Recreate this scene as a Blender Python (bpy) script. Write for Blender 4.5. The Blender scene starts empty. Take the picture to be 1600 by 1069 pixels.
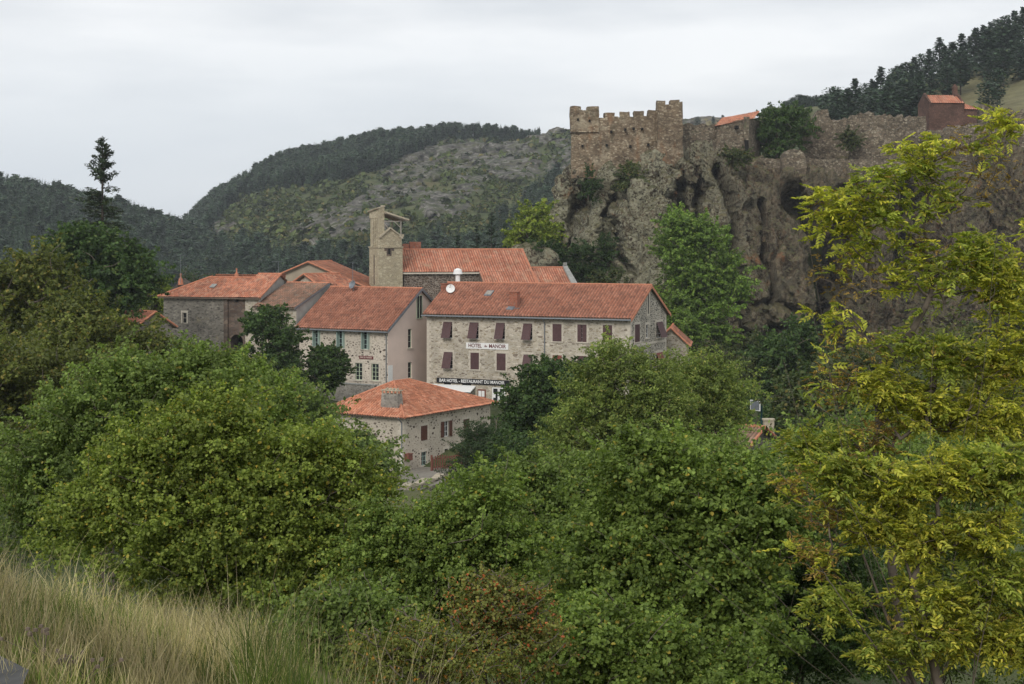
import bpy, math
import numpy as np
from mathutils import Vector, Matrix
R = math.radians
SC = bpy.context.scene
COL = SC.collection
# ------------------------------------------------------------------ camera, sky, sun, exposure
F = 2400.0; CX = 800.0; HY = 380.0        # focal length and horizon of the photograph, in its own pixels
cam_d = bpy.data.cameras.new('camera'); cam = bpy.data.objects.new('camera', cam_d); COL.objects.link(cam)
cam.location = (0, 0, 0); cam.rotation_euler = (R(90), 0, 0)
cam_d.sensor_width = 36; cam_d.lens = 54; cam_d.shift_y = -154.5/1600
cam_d.clip_start = 0.5; cam_d.clip_end = 9000
SC.camera = cam
SC.view_settings.view_transform = 'Standard'; SC.view_settings.look = 'None'
SC.view_settings.exposure = 0.27; SC.view_settings.gamma = 1.0
SC.render.engine = 'CYCLES'
SUN_EL, SUN_AZ = 34, 200     # azimuth: compass bearing the light comes from, +Y is north
world = bpy.data.worlds.new('World'); SC.world = world; world.use_nodes = True
nt = world.node_tree; nt.nodes.clear()
def N_(t, typ, **kw):
    n = t.nodes.new(typ)
    for k, v in kw.items(): setattr(n, k, v)
    return n
wo = N_(nt, 'ShaderNodeOutputWorld'); bg = N_(nt, 'ShaderNodeBackground'); bg.inputs[1].default_value = 0.092
sky = N_(nt, 'ShaderNodeTexSky', sky_type='NISHITA', sun_disc=False)
sky.sun_elevation = R(SUN_EL); sky.sun_rotation = R(SUN_AZ)
tc = N_(nt, 'ShaderNodeTexCoord'); mp = N_(nt, 'ShaderNodeMapping'); mp.inputs['Scale'].default_value = (1.1, 1.1, 5.5)
nz = N_(nt, 'ShaderNodeTexNoise'); nz.inputs['Scale'].default_value = 2.4; nz.inputs['Detail'].default_value = 5; nz.inputs['Roughness'].default_value = .5
cr = N_(nt, 'ShaderNodeValToRGB')
cr.color_ramp.elements[0].position = .40; cr.color_ramp.elements[0].color = (7.2, 7.45, 7.75, 1)
cr.color_ramp.elements[1].position = .57; cr.color_ramp.elements[1].color = (9.3, 9.4, 9.5, 1)
# cloud deck: paler overhead, blue grey low towards the left of the view
sep = N_(nt, 'ShaderNodeSeparateXYZ')
lo = N_(nt, 'ShaderNodeMapRange'); lo.inputs[1].default_value = 0.02; lo.inputs[2].default_value = 0.14; lo.inputs[3].default_value = .0; lo.inputs[4].default_value = 1
lx = N_(nt, 'ShaderNodeMapRange'); lx.inputs[1].default_value = -.38; lx.inputs[2].default_value = 0.12
mx1 = N_(nt, 'ShaderNodeMath', operation='MAXIMUM')
mixh = N_(nt, 'ShaderNodeMixRGB'); mixh.inputs[1].default_value = (6.4, 6.95, 7.6, 1)
mixs = N_(nt, 'ShaderNodeMixRGB'); mixs.inputs[0].default_value = 0.93
L = nt.links.new
L(tc.outputs['Generated'], mp.inputs[0]); L(mp.outputs[0], nz.inputs['Vector']); L(nz.outputs[0], cr.inputs[0])
L(tc.outputs['Generated'], sep.inputs[0]); L(sep.outputs[2], lo.inputs[0]); L(sep.outputs[0], lx.inputs[0])
L(lo.outputs[0], mx1.inputs[0]); L(lx.outputs[0], mx1.inputs[1])
L(mx1.outputs[0], mixh.inputs[0]); L(cr.outputs[0], mixh.inputs[2])
L(sky.outputs[0], mixs.inputs[1]); L(mixh.outputs[0], mixs.inputs[2]); L(mixs.outputs[0], bg.inputs[0]); L(bg.outputs[0], wo.inputs[0])
sun_d = bpy.data.lights.new('sun', 'SUN'); sun_d.energy = 1.5; sun_d.angle = R(22); sun_d.color = (1, .96, .9)
sun = bpy.data.objects.new('sun', sun_d); COL.objects.link(sun)
_d = Vector((math.sin(R(SUN_AZ))*math.cos(R(SUN_EL)), math.cos(R(SUN_AZ))*math.cos(R(SUN_EL)), math.sin(R(SUN_EL))))
sun.rotation_euler = _d.to_track_quat('Z', 'Y').to_euler()

# ------------------------------------------------------------------ helpers
rng = np.random.default_rng(11)
def wp(px, py, Y): return np.array([(px-CX)*Y/F, Y, (HY-py)*Y/F])
def wx(px, Y): return (px-CX)*Y/F
def wz(py, Y): return (HY-py)*Y/F
def _h(i, j, k, s):
    n = (i*374761393 + j*668265263 + k*1274126177 + s*974634777) & 0xffffffff
    n = ((n ^ (n >> 13)) * 1274126177) & 0xffffffff
    n = n ^ (n >> 16)
    return (n & 0xffff)/65535.0
def vn(P, s=0):
    P = np.asarray(P, float); I = np.floor(P).astype(np.int64); f = P-I; f = f*f*(3-2*f)
    i, j, k = I[:, 0], I[:, 1], I[:, 2]; x, y, z = f[:, 0], f[:, 1], f[:, 2]
    def c(a, b, d): return _h(i+a, j+b, k+d, s)
    x0 = (c(0,0,0)*(1-x)+c(1,0,0)*x)*(1-y)+(c(0,1,0)*(1-x)+c(1,1,0)*x)*y
    x1 = (c(0,0,1)*(1-x)+c(1,0,1)*x)*(1-y)+(c(0,1,1)*(1-x)+c(1,1,1)*x)*y
    return (x0*(1-z)+x1*z)*2-1
def fbm(P, o=4, s=0, g=.5):
    P = np.asarray(P, float); r = 0; a = 1; t = 0
    for q in range(o):
        r = r+a*vn(P*(2.03**q), s+q); t += a; a *= g
    return r/t
def sstep(a, b, x):
    t = np.clip((x-a)/(b-a), 0, 1); return t*t*(3-2*t)

def mesh_np(name, V, Fs, attrs=None, smooth=False, uv=None):
    me = bpy.data.meshes.new(name); V = np.asarray(V, np.float32)
    Fs = [np.asarray(f, np.int32) for f in (Fs if isinstance(Fs, list) else [Fs]) if len(f)]
    me.vertices.add(len(V)); me.vertices.foreach_set('co', V.ravel())
    idx = np.concatenate([f.ravel() for f in Fs]); cnt = np.concatenate([np.full(len(f), f.shape[1], np.int32) for f in Fs])
    me.loops.add(len(idx)); me.loops.foreach_set('vertex_index', idx)
    me.polygons.add(len(cnt)); st = np.concatenate([[0], np.cumsum(cnt)[:-1]]).astype(np.int32)
    me.polygons.foreach_set('loop_start', st); me.polygons.foreach_set('loop_total', cnt)
    me.update(calc_edges=True)
    if smooth: me.polygons.foreach_set('use_smooth', np.ones(len(cnt), bool))
    if attrs:
        for k, v in attrs.items():
            a = me.attributes.new(k, 'FLOAT', 'POINT'); a.data.foreach_set('value', np.asarray(v, np.float32))
    if uv is not None:
        u = me.uv_layers.new(name='UVMap'); u.data.foreach_set('uv', np.asarray(uv, np.float32)[idx].ravel())
    return me
def link(name, me, mat=None, parent=None):
    o = bpy.data.objects.new(name, me); COL.objects.link(o)
    if parent is not None: o.parent = parent
    if mat is not None and me is not None and len(me.materials) == 0: me.materials.append(mat)
    return o
def tag(o, label=None, cat=None, group=None, kind=None):
    if label: o['label'] = label
    if cat: o['category'] = cat
    if group: o['group'] = group
    if kind: o['kind'] = kind
    return o
def root(name, loc, rz=0, label=None, cat=None, group=None):
    o = bpy.data.objects.new(name, None); COL.objects.link(o); o.empty_display_size = .5
    o.location = loc; o.rotation_euler = (0, 0, rz)
    return tag(o, label, cat, group)

class MB:
    def __init__(s): s.v = []; s.f = []
    def add(s, vs, fs):
        b = len(s.v); s.v += [tuple(map(float, p)) for p in vs]; s.f += [tuple(i+b for i in f) for f in fs]; return s
    def quad(s, *p): return s.add(p, [tuple(range(len(p)))])
    def box(s, x0, y0, z0, x1, y1, z1):
        return s.add([(x0,y0,z0),(x1,y0,z0),(x1,y1,z0),(x0,y1,z0),(x0,y0,z1),(x1,y0,z1),(x1,y1,z1),(x0,y1,z1)],
                     [(0,3,2,1),(4,5,6,7),(0,1,5,4),(1,2,6,5),(2,3,7,6),(3,0,4,7)])
    def hexa(s, b, t):   # bottom 4, top 4
        return s.add(list(b)+list(t), [(0,3,2,1),(4,5,6,7),(0,1,5,4),(1,2,6,5),(2,3,7,6),(3,0,4,7)])
    def beam(s, p, q, w, h=None):
        h = h or w; p = Vector(p); q = Vector(q); d = (q-p).normalized()
        a = d.cross(Vector((0,0,1)));
        if a.length < .01: a = Vector((1,0,0))
        a.normalize(); b = a.cross(d); a = a*w/2; b = b*h/2
        return s.hexa([p-a-b, p+a-b, q+a-b, q-a-b], [p-a+b, p+a+b, q+a+b, q-a+b])
    def tube(s, p, q, r0, r1=None, n=8):
        r1 = r0 if r1 is None else r1; p = Vector(p); q = Vector(q); d = (q-p).normalized()
        a = d.cross(Vector((0,0,1)))
        if a.length < .01: a = Vector((1,0,0))
        a.normalize(); b = a.cross(d); vs = []
        for c, r in ((p, r0), (q, r1)):
            for i in range(n):
                t = 2*math.pi*i/n; vs.append(c+a*(r*math.cos(t))+b*(r*math.sin(t)))
        return s.add(vs, [(i, (i+1) % n, n+(i+1) % n, n+i) for i in range(n)]+[tuple(range(n-1, -1, -1)), tuple(range(n, 2*n))])
    def mesh(s, name):
        me = bpy.data.meshes.new(name); me.from_pydata(s.v, [], s.f); me.update(); return me
def build(name, mb, mat, parent=None):
    return link(name, mb.mesh(name), mat, parent)

# ------------------------------------------------------------------ materials
def newmat(name):
    m = bpy.data.materials.new(name); m.use_nodes = True; t = m.node_tree; t.nodes.clear()
    o = N_(t, 'ShaderNodeOutputMaterial'); b = N_(t, 'ShaderNodeBsdfPrincipled')
    b.inputs['Roughness'].default_value = .85; b.inputs['Specular IOR Level'].default_value = .25
    t.links.new(b.outputs[0], o.inputs[0]); return m, t, b
def ramp(t, src, stops, interp='LINEAR'):
    r = N_(t, 'ShaderNodeValToRGB'); e = r.color_ramp.elements; r.color_ramp.interpolation = interp
    while len(e) < len(stops): e.new(.5)
    for q, (p, c) in zip(e, stops):
        q.position = p; q.color = (*c, 1) if len(c) == 3 else c
    t.links.new(src, r.inputs[0]); return r.outputs[0]
def noise(t, vec, scale, detail=4, rough=.55, out=0):
    n = N_(t, 'ShaderNodeTexNoise'); n.inputs['Scale'].default_value = scale; n.inputs['Detail'].default_value = detail; n.inputs['Roughness'].default_value = rough
    if vec is not None: t.links.new(vec, n.inputs['Vector'])
    return n.outputs[out]
def mix(t, fac, a, b, mode='MIX'):
    m = N_(t, 'ShaderNodeMixRGB', blend_type=mode)
    for s, v in ((0, fac), (1, a), (2, b)):
        if isinstance(v, (int, float)): m.inputs[s].default_value = v
        elif isinstance(v, tuple): m.inputs[s].default_value = (*v, 1)
        else: t.links.new(v, m.inputs[s])
    return m.outputs[0]
def mth(t, op, a, b=None):
    m = N_(t, 'ShaderNodeMath', operation=op)
    for s, v in ((0, a), (1, b)):
        if v is None: continue
        if isinstance(v, (int, float)): m.inputs[s].default_value = v
        else: t.links.new(v, m.inputs[s])
    return m.outputs[0]
def ocoord(t, scale=(1, 1, 1)):
    c = N_(t, 'ShaderNodeTexCoord'); m = N_(t, 'ShaderNodeMapping'); m.inputs['Scale'].default_value = scale
    t.links.new(c.outputs['Object'], m.inputs[0]); return m.outputs[0]
def bump(t, b, h, strength=.5, dist=.05):
    n = N_(t, 'ShaderNodeBump'); n.inputs['Strength'].default_value = strength; n.inputs['Distance'].default_value = dist
    t.links.new(h, n.inputs['Height']); t.links.new(n.outputs[0], b.inputs['Normal'])
def flat(name, c, rough=.7, var=.15, scale=3., metal=0):
    m, t, b = newmat(name); v = ocoord(t)
    n = noise(t, v, scale, 5)
    lo = tuple(x*(1-var) for x in c); hi = tuple(min(1, x*(1+var)) for x in c)
    t.links.new(ramp(t, n, [(.3, lo), (.7, hi)]), b.inputs['Base Color'])
    b.inputs['Roughness'].default_value = rough; b.inputs['Metallic'].default_value = metal; return m
def stone(name, cols, mortar, scale=2.5, flatz=1.8, gap=.06, stain=(.55, 1.2), stainc=None, bstr=.6, soft=.04, warp=.15):
    m, t, b = newmat(name); v = ocoord(t, (scale, scale, scale*flatz))
    nv = noise(t, v, 1.3, 2, .5, 1)
    vm = N_(t, 'ShaderNodeVectorMath', operation='MULTIPLY_ADD'); t.links.new(nv, vm.inputs[0]); vm.inputs[1].default_value = (warp*2,)*3; t.links.new(v, vm.inputs[2])
    vo = N_(t, 'ShaderNodeTexVoronoi'); vo.inputs['Scale'].default_value = 1; t.links.new(vm.outputs[0], vo.inputs['Vector'])
    ve = N_(t, 'ShaderNodeTexVoronoi', feature='DISTANCE_TO_EDGE'); ve.inputs['Scale'].default_value = 1; t.links.new(vm.outputs[0], ve.inputs['Vector'])
    sx = N_(t, 'ShaderNodeSeparateColor'); t.links.new(vo.outputs['Color'], sx.inputs[0])
    n = len(cols); st = ramp(t, sx.outputs[0], [((i+.5)/n, c) for i, c in enumerate(cols)])
    edge = ramp(t, ve.outputs[0], [(gap, (0,0,0)), (gap+soft, (1,1,1))])
    c = mix(t, edge, mortar, st)
    v2 = ocoord(t); big = noise(t, v2, .35, 6, .6)
    s = ramp(t, big, [(.3, (stain[0],)*3), (.7, (stain[1],)*3)]); c = mix(t, 1., c, s, 'MULTIPLY')
    if stainc:
        for k, (sc, sz, lo, hi, colr) in enumerate(stainc):
            vv = ocoord(t, (1, 1, sz)); mm = ramp(t, noise(t, vv, sc, 6, .65), [(lo, (0,0,0)), (hi, (1,1,1))]); c = mix(t, mm, c, colr)
    fine = ramp(t, noise(t, v2, 9, 5, .7), [(.25, (.75,)*3), (.75, (1.2,)*3)]); c = mix(t, 1., c, fine, 'MULTIPLY')
    t.links.new(c, b.inputs['Base Color']); b.inputs['Roughness'].default_value = .92
    bump(t, b, mix(t, .3, edge, fine), bstr, .05); return m
def tiles(name, cols, var=.5, moss=None, chan_shade=.74, streak=0.):
    m, t, b = newmat(name); uv = N_(t, 'ShaderNodeUVMap'); fl = N_(t, 'ShaderNodeVectorMath', operation='FLOOR'); t.links.new(uv.outputs[0], fl.inputs[0])
    wn = N_(t, 'ShaderNodeTexWhiteNoise', noise_dimensions='2D'); t.links.new(fl.outputs[0], wn.inputs['Vector'])
    n = len(cols); c = ramp(t, wn.outputs[0], [((i+.5)/n, x) for i, x in enumerate(cols)])
    sp_ = N_(t, 'ShaderNodeSeparateXYZ'); t.links.new(uv.outputs[0], sp_.inputs[0])
    if streak:
        fu = mth(t, 'FLOOR', mth(t, 'MULTIPLY', sp_.outputs[0], 2.)); w1 = N_(t, 'ShaderNodeTexWhiteNoise', noise_dimensions='1D'); t.links.new(fu, w1.inputs['W']); c = mix(t, streak, c, ramp(t, w1.outputs[0], [((i+.5)/n, x) for i, x in enumerate(cols)]))
    fr_ = mth(t, 'FRACT', mth(t, 'ADD', sp_.outputs[0], .28)); ch_ = ramp(t, fr_, [(0, (chan_shade,)*3), (.42, (chan_shade,)*3), (.5, (1,1,1)), (.94, (1,1,1)), (1, (chan_shade,)*3)]); c = mix(t, 1., c, ch_, 'MULTIPLY')   # channels darkened in the tile colour, painted shade so the corrugation reads
    v = ocoord(t); big = ramp(t, noise(t, v, .5, 6, .65), [(.3, (1-var*.5,)*3), (.7, (1+var*.3,)*3)]); c = mix(t, 1., c, big, 'MULTIPLY')
    vs = ocoord(t, (6, 1, 1)); sp = ramp(t, noise(t, v, 5, 5, .7), [(.3, (.7, .68, .66)), (.7, (1.15, 1.13, 1.1))]); c = mix(t, 1., c, sp, 'MULTIPLY')
    if moss:
        mm = ramp(t, noise(t, v, moss[0], 6, .7), [(moss[1], (0,0,0)), (moss[1]+.12, (1,1,1))]); c = mix(t, mm, c, moss[2])
    t.links.new(c, b.inputs['Base Color']); b.inputs['Roughness'].default_value = .8; return m
def foliage(name, c1, c2, c3, rare=.93, trans=.32, rough=.5, wv=(.6, 1.4)):
    m, t, b = newmat(name)
    a = N_(t, 'ShaderNodeAttribute', attribute_name='v'); w = N_(t, 'ShaderNodeAttribute', attribute_name='w')
    c = ramp(t, a.outputs['Fac'], [(0, c1), (.6, c2), (rare-.02, tuple(x*1.15 for x in c2)), (min(rare+.02, 1), c3)])
    g = ramp(t, w.outputs['Fac'], [(0, (wv[0], wv[0], wv[0])), (1, (wv[1], wv[1], wv[1]*.95))]); c = mix(t, 1., c, g, 'MULTIPLY')
    t.links.new(c, b.inputs['Base Color']); b.inputs['Roughness'].default_value = rough; b.inputs['Specular IOR Level'].default_value = .2
    tr = N_(t, 'ShaderNodeBsdfTranslucent'); t.links.new(mix(t, 1., c, (1.1, 1.2, .6), 'MULTIPLY'), tr.inputs[0])
    ms = N_(t, 'ShaderNodeMixShader'); ms.inputs[0].default_value = trans
    out = [n for n in t.nodes if n.type == 'OUTPUT_MATERIAL'][0]
    t.links.new(b.outputs[0], ms.inputs[1]); t.links.new(tr.outputs[0], ms.inputs[2]); t.links.new(ms.outputs[0], out.inputs[0]); return m

M = {}
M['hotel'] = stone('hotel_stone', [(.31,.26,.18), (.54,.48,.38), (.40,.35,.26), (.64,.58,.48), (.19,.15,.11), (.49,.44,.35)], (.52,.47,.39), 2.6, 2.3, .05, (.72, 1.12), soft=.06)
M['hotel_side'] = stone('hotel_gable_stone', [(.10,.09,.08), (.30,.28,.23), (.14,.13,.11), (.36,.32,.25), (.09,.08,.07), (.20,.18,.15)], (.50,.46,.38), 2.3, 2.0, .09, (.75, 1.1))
M['pebble'] = stone('pebbled_cream_masonry', [(.07,.055,.045), (.54,.48,.39), (.12,.09,.07), (.48,.42,.33), (.10,.08,.065), (.52,.46,.38)], (.60,.53,.44), 2.6, 1.7, .16, (.8, 1.08), soft=.05)
M['pebble_low'] = stone('pebbled_buff_masonry', [(.09,.07,.055), (.48,.42,.33), (.52,.46,.37), (.11,.085,.065), (.44,.39,.31), (.10,.075,.06), (.50,.44,.35)], (.54,.48,.39), 3.0, 1.5, .17, (.78, 1.1), soft=.05)
M['pink'] = flat('pink_render', (.68,.55,.475), .9, .07, .6)
M['gatehouse'] = stone('grey_rubble', [(.13,.12,.105), (.25,.23,.195), (.17,.155,.13), (.31,.285,.235), (.10,.09,.08)], (.22,.20,.165), 3.2, 2.2, .05, (.7, 1.2), [(.5, 1, .60, .68, (.30,.26,.17))])
M['browntuff'] = stone('brown_rubble', [(.12,.085,.065), (.18,.13,.10), (.09,.07,.055), (.21,.16,.12)], (.12,.095,.08), 1.6, 1.6, .05)
M['paleside'] = flat('pale_lime_render', (.36,.34,.31), .9, .2, 1.2)
M['beigerender'] = flat('beige_cement_render', (.33,.28,.21), .9, .12, 1.0)
M['ashlar'] = stone('tower_ashlar', [(.40,.34,.23), (.46,.40,.28), (.36,.31,.22), (.50,.44,.31)], (.30,.26,.18), 2.4, 1.7, .03, (.8, 1.12), [(1.2, .25, .62, .75, (.24,.19,.12))], soft=.03)
M['nave'] = stone('dark_church_blocks', [(.075,.055,.042), (.12,.085,.062), (.06,.048,.04), (.10,.075,.06)], (.26,.22,.18), 2.6, 1.6, .05, (.8, 1.15), soft=.05)
M['castle'] = stone('castle_rubble', [(.165,.12,.078), (.29,.23,.15), (.09,.065,.043), (.22,.165,.108), (.38,.32,.225), (.13,.09,.058)], (.14,.105,.07), 2.9, 1.7, .05, (.58, 1.3),
      [(.45, .30, .54, .72, (.24,.12,.055)), (.4, .6, .56, .70, (.09,.08,.05)), (.25, 1.5, .56, .70, (.36,.31,.22))])
M['ruin'] = stone('ruined_rubble', [(.15,.115,.08), (.25,.21,.15), (.10,.08,.055), (.20,.155,.11), (.31,.27,.20), (.075,.06,.045)], (.10,.082,.058), 2.6, 1.5, .06, (.65, 1.2), [(.3, 1, .62, .74, (.10,.11,.05))])
M['chapelred'] = stone('dark_red_blocks', [(.12,.066,.048), (.155,.088,.064), (.10,.058,.043)], (.09,.052,.04), 2.5, 1.6, .04)
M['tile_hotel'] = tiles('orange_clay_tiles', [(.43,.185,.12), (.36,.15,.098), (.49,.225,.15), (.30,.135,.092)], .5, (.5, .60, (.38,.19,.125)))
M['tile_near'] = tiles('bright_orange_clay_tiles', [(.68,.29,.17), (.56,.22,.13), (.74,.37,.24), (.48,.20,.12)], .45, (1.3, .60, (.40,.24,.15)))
M['tile_church'] = tiles('streaky_orange_canal_tiles', [(.66,.28,.175), (.48,.18,.115), (.72,.42,.30), (.38,.15,.10), (.62,.25,.155)], .6, (.8, .56, (.42,.27,.18)), streak=.5, chan_shade=.62)
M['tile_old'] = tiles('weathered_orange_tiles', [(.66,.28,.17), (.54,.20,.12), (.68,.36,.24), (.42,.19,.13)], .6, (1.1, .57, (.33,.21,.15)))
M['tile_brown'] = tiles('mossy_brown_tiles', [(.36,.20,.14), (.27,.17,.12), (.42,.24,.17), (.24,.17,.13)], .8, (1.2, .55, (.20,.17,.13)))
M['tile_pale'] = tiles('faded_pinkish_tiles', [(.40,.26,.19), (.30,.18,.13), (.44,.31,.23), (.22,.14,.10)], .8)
M['ridge'] = flat('ridge_tile_clay', (.46,.19,.11), .8, .25, 4)
M['surround'] = flat('pale_dressed_stone', (.52,.47,.39), .9, .14, 5)
M['shutter'] = flat('plum_brown_shutter_paint', (.085,.045,.045), .6, .2, 6)
M['shutter_red'] = flat('faded_red_shutter_paint', (.20,.06,.045), .6, .2, 6)
M['shutter_wood'] = flat('dark_stained_shutter_wood', (.09,.035,.022), .6, .25, 6)
M['wood'] = flat('weathered_timber', (.13,.10,.075), .85, .3, 6)
M['wood_grey'] = flat('grey_timber', (.30,.27,.23), .85, .25, 6)
M['white'] = flat('white_paint', (.75,.75,.73), .5, .06, 5)
M['palegreen'] = flat('pale_green_paint', (.50,.58,.42), .6, .08, 4)
M['bluegreen'] = flat('grey_green_paint', (.36,.47,.42), .6, .1, 4)
M['zinc'] = flat('zinc_sheet', (.20,.22,.24), .45, .15, 4, .5)
M['black'] = flat('black_board', (.012,.012,.014), .5, .2, 4)
M['cloth_green'] = flat('dark_green_awning_cloth', (.012,.045,.045), .8, .2, 4)
M['brick'] = stone('red_brick', [(.36,.11,.06), (.30,.09,.05), (.42,.14,.08)], (.30,.20,.15), 5, 2.4, .05)
M['grey_stone'] = stone('grey_chimney_stone', [(.32,.29,.25), (.42,.39,.34), (.24,.22,.19)], (.38,.35,.30), 3.5, 1.6, .04)
M['rust'] = flat('rusty_brown_paint', (.17,.065,.045), .7, .3, 6)
M['dark'] = flat('dark_interior', (.012,.011,.010), .9, .1)
M['slab'] = flat('weathered_stone_slab', (.40,.35,.26), .9, .2, 3)
M['greycoping'] = flat('grey_stone_coping', (.27,.27,.25), .9, .25, 3)
M['bark'] = flat('grey_brown_bark', (.115,.095,.075), .9, .35, 8)
M['bark_dark'] = flat('dark_bark', (.055,.045,.035), .9, .35, 8)
M['letters_red'] = flat('maroon_lettering', (.13,.03,.03), .6, .1)
def glass():
    m, t, b = newmat('window_glass'); b.inputs['Base Color'].default_value = (.02,.023,.025,1); b.inputs['Roughness'].default_value = .12; b.inputs['Specular IOR Level'].default_value = .6
    return m
M['glass'] = glass()
# foliage kinds
M['f_hazel'] = foliage('hazel_leaves', (.10,.145,.028), (.235,.29,.06), (.55,.42,.08), .97, .38)
M['f_hazel2'] = foliage('dull_green_leaves', (.085,.13,.034), (.185,.25,.068), (.40,.32,.08), .985, .38)
M['f_mid'] = foliage('mid_green_leaves', (.085,.135,.03), (.195,.265,.062), (.48,.36,.07), .98, .38)
M['f_autumn'] = foliage('turning_leaves', (.10,.13,.03), (.19,.21,.05), (.45,.22,.05), .94)
M['f_red'] = foliage('reddening_leaves', (.09,.12,.03), (.20,.20,.055), (.45,.13,.05), .90)
M['f_ash'] = foliage('yellow_ash_leaflets', (.20,.235,.04), (.46,.46,.078), (.66,.59,.10), .83, .45)
M['f_ashgreen'] = foliage('green_ash_leaflets', (.15,.20,.035), (.32,.36,.07), (.52,.47,.09), .9, .42)
M['f_ashbrown'] = foliage('rusty_ash_leaflets', (.16,.11,.035), (.32,.21,.06), (.42,.30,.08), .8, .35)
M['f_ashmid'] = foliage('soft_green_ash_leaves', (.095,.145,.034), (.22,.275,.07), (.34,.33,.09), .94)
M['f_dark'] = foliage('dark_green_leaves', (.034,.068,.020), (.072,.122,.034), (.13,.17,.045), .93, wv=(.6,1.35))
M['f_olive'] = foliage('olive_leaves', (.065,.085,.020), (.135,.155,.036), (.24,.20,.05), .93)
M['f_lime'] = foliage('lime_green_leaves', (.11,.16,.02), (.22,.28,.04), (.33,.33,.06), .9)
M['f_rocktree'] = foliage('fresh_green_leaves', (.075,.135,.026), (.17,.26,.05), (.26,.32,.08), .93)
M['f_conifer'] = foliage('conifer_needles', (.022,.042,.026), (.042,.070,.040), (.075,.09,.04), .96, .15, wv=(.5, 1.5))
M['f_conifer_near'] = foliage('spruce_needles', (.018,.034,.016), (.040,.060,.026), (.07,.08,.03), .96, .1)
M['f_scrub'] = foliage('hillside_scrub_leaves', (.035,.055,.018), (.078,.100,.030), (.14,.12,.04), .9, .2, wv=(.5, 1.5))
M['f_ivy'] = foliage('ivy_leaves', (.020,.045,.014), (.045,.080,.022), (.09,.12,.03), .95)
M['f_broom'] = foliage('broom_twigs', (.035,.065,.030), (.065,.10,.045), (.10,.13,.05), .95)
M['grass_dry'] = foliage('dry_grass_blades', (.26,.22,.14), (.56,.46,.30), (.66,.56,.40), .8, .5, wv=(.6, 1.25))
M['grass_green'] = foliage('green_grass_blades', (.06,.10,.02), (.13,.19,.035), (.30,.27,.10), .9, .3)
# ------------------------------------------------------------------ the land
def ipx(px, tab):
    a = np.array(tab, float); return np.interp(px, a[:, 0], a[:, 1])
SIL_ROCKY = [(240,440),(290,362),(330,326),(380,298),(430,270),(480,255),(520,245),(560,236),(620,229),(700,224),(760,219),(838,212),(890,205),(1000,198),(1070,193),(1150,190),(1230,186),(1400,185),(2000,180)]
SIL_LEFT = [(-400,250),(-100,290),(0,312),(37,317),(100,334),(150,349),(200,361),(250,376),(290,386),(350,395),(450,412),(600,425),(800,440),(1000,460)]
SIL_RIGHT = [(1000,330),(1090,262),(1170,196),(1230,184),(1300,177),(1350,166),(1400,152),(1450,128),(1500,108),(1560,86),(1600,72),(1700,50),(2000,-30),(2600,-150)]
def ground_z(X, Y):
    X = np.asarray(X, float); Y = np.asarray(Y, float); px = CX+F*X/np.maximum(Y, 3.0)
    # bank the photographer stands on
    yb = 5.0+2.5*sstep(0.3, -1.8, X)
    d = Y-yb; near = -1.72-.34*(np.log1p(np.exp(np.clip(d*1.6, -30, 30)))/1.6)
    near = np.maximum(near-.36*np.clip(X+2.5, 0, 2.6)*sstep(12, 8, Y), -19.5)
    left = sstep(560, 380, px)
    vill = np.interp(Y, [60, 100, 122, 131, 140, 150, 165, 190, 230, 300, 420, 500, 700], [-19.5, -20, -20, -19.7, -17.2, -16, -14.8, -13.3, -17, -32, -30, -22, -10])
    vl = np.interp(Y, [60, 100, 130, 150, 165, 190, 230, 300, 420, 500, 700], [-19.5, -19, -16, -14.3, -13.7, -13.8, -19, -32, -30, -22, -10])
    v = vill*(1-left)+vl*left
    rs = sstep(1060, 1200, px)*(1-sstep(150, 205, Y))*sstep(120, 150, Y); v = v-rs*3.0
    z = np.where(Y < 62, near, v)
    z = np.where((Y > 50) & (Y < 75), near*(1-sstep(50, 75, Y))+v*sstep(50, 75, Y), z)
    # hills
    zr = (HY-ipx(px, SIL_ROCKY))*900/F; t = np.clip((Y-440)/460, 0, 1); h1 = -28+(zr+28)*(t**.85)
    h1 = np.where(Y > 900, zr-(Y-900)*.01, h1)
    zl = (HY-ipx(px, SIL_LEFT))*700/F; t = sstep(380, 700, Y); h2 = -32+(zl+32)*t; h2 = np.where(Y > 700, zl-(Y-700)*.06, h2)
    w = sstep(1040, 1200, px); zt = (HY-ipx(px, SIL_RIGHT))*450/F
    t = np.clip((Y-262)/188, 0, 1); h3 = 12.0+(zt-12)*t**1.1; h3 = np.where(Y > 450, zt-(Y-450)*.03+np.clip(Y-450, 0, 170)*(zt/450+.03)*sstep(1345, 1315, px), h3); h3 = np.where(Y < 236, -60, h3); h3 = -60*(1-w)+h3*w
    far = np.maximum(np.maximum(h1, h2), h3)
    far = np.where(Y < 225, -60, far)
    z = np.where(Y > 225, np.maximum(z, far), z)
    P = np.stack([X/38, Y/38, z*0], 1) if X.ndim else np.array([[X/38, Y/38, 0]])
    amp = sstep(240, 480, Y)*5.5
    z = z+fbm(P, 5, 5)*amp+fbm(P*6, 3, 9)*.25*sstep(20, 60, Y)
    return z
def gz(x, y): return float(ground_z(np.array([x]), np.array([y]))[0])
ROCKS = [(770,238,95,30,.1),(855,212,48,24,0),(655,262,60,30,-.3),(620,305,70,26,-.35),(575,322,40,18,-.3),(690,325,38,24,0),(520,356,70,13,-.1),(575,350,60,14,-.1),(730,290,40,16,0),(885,250,34,26,0),(350,356,22,9,0),(800,265,38,20,0),(520,338,50,12,-.2)]
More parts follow.
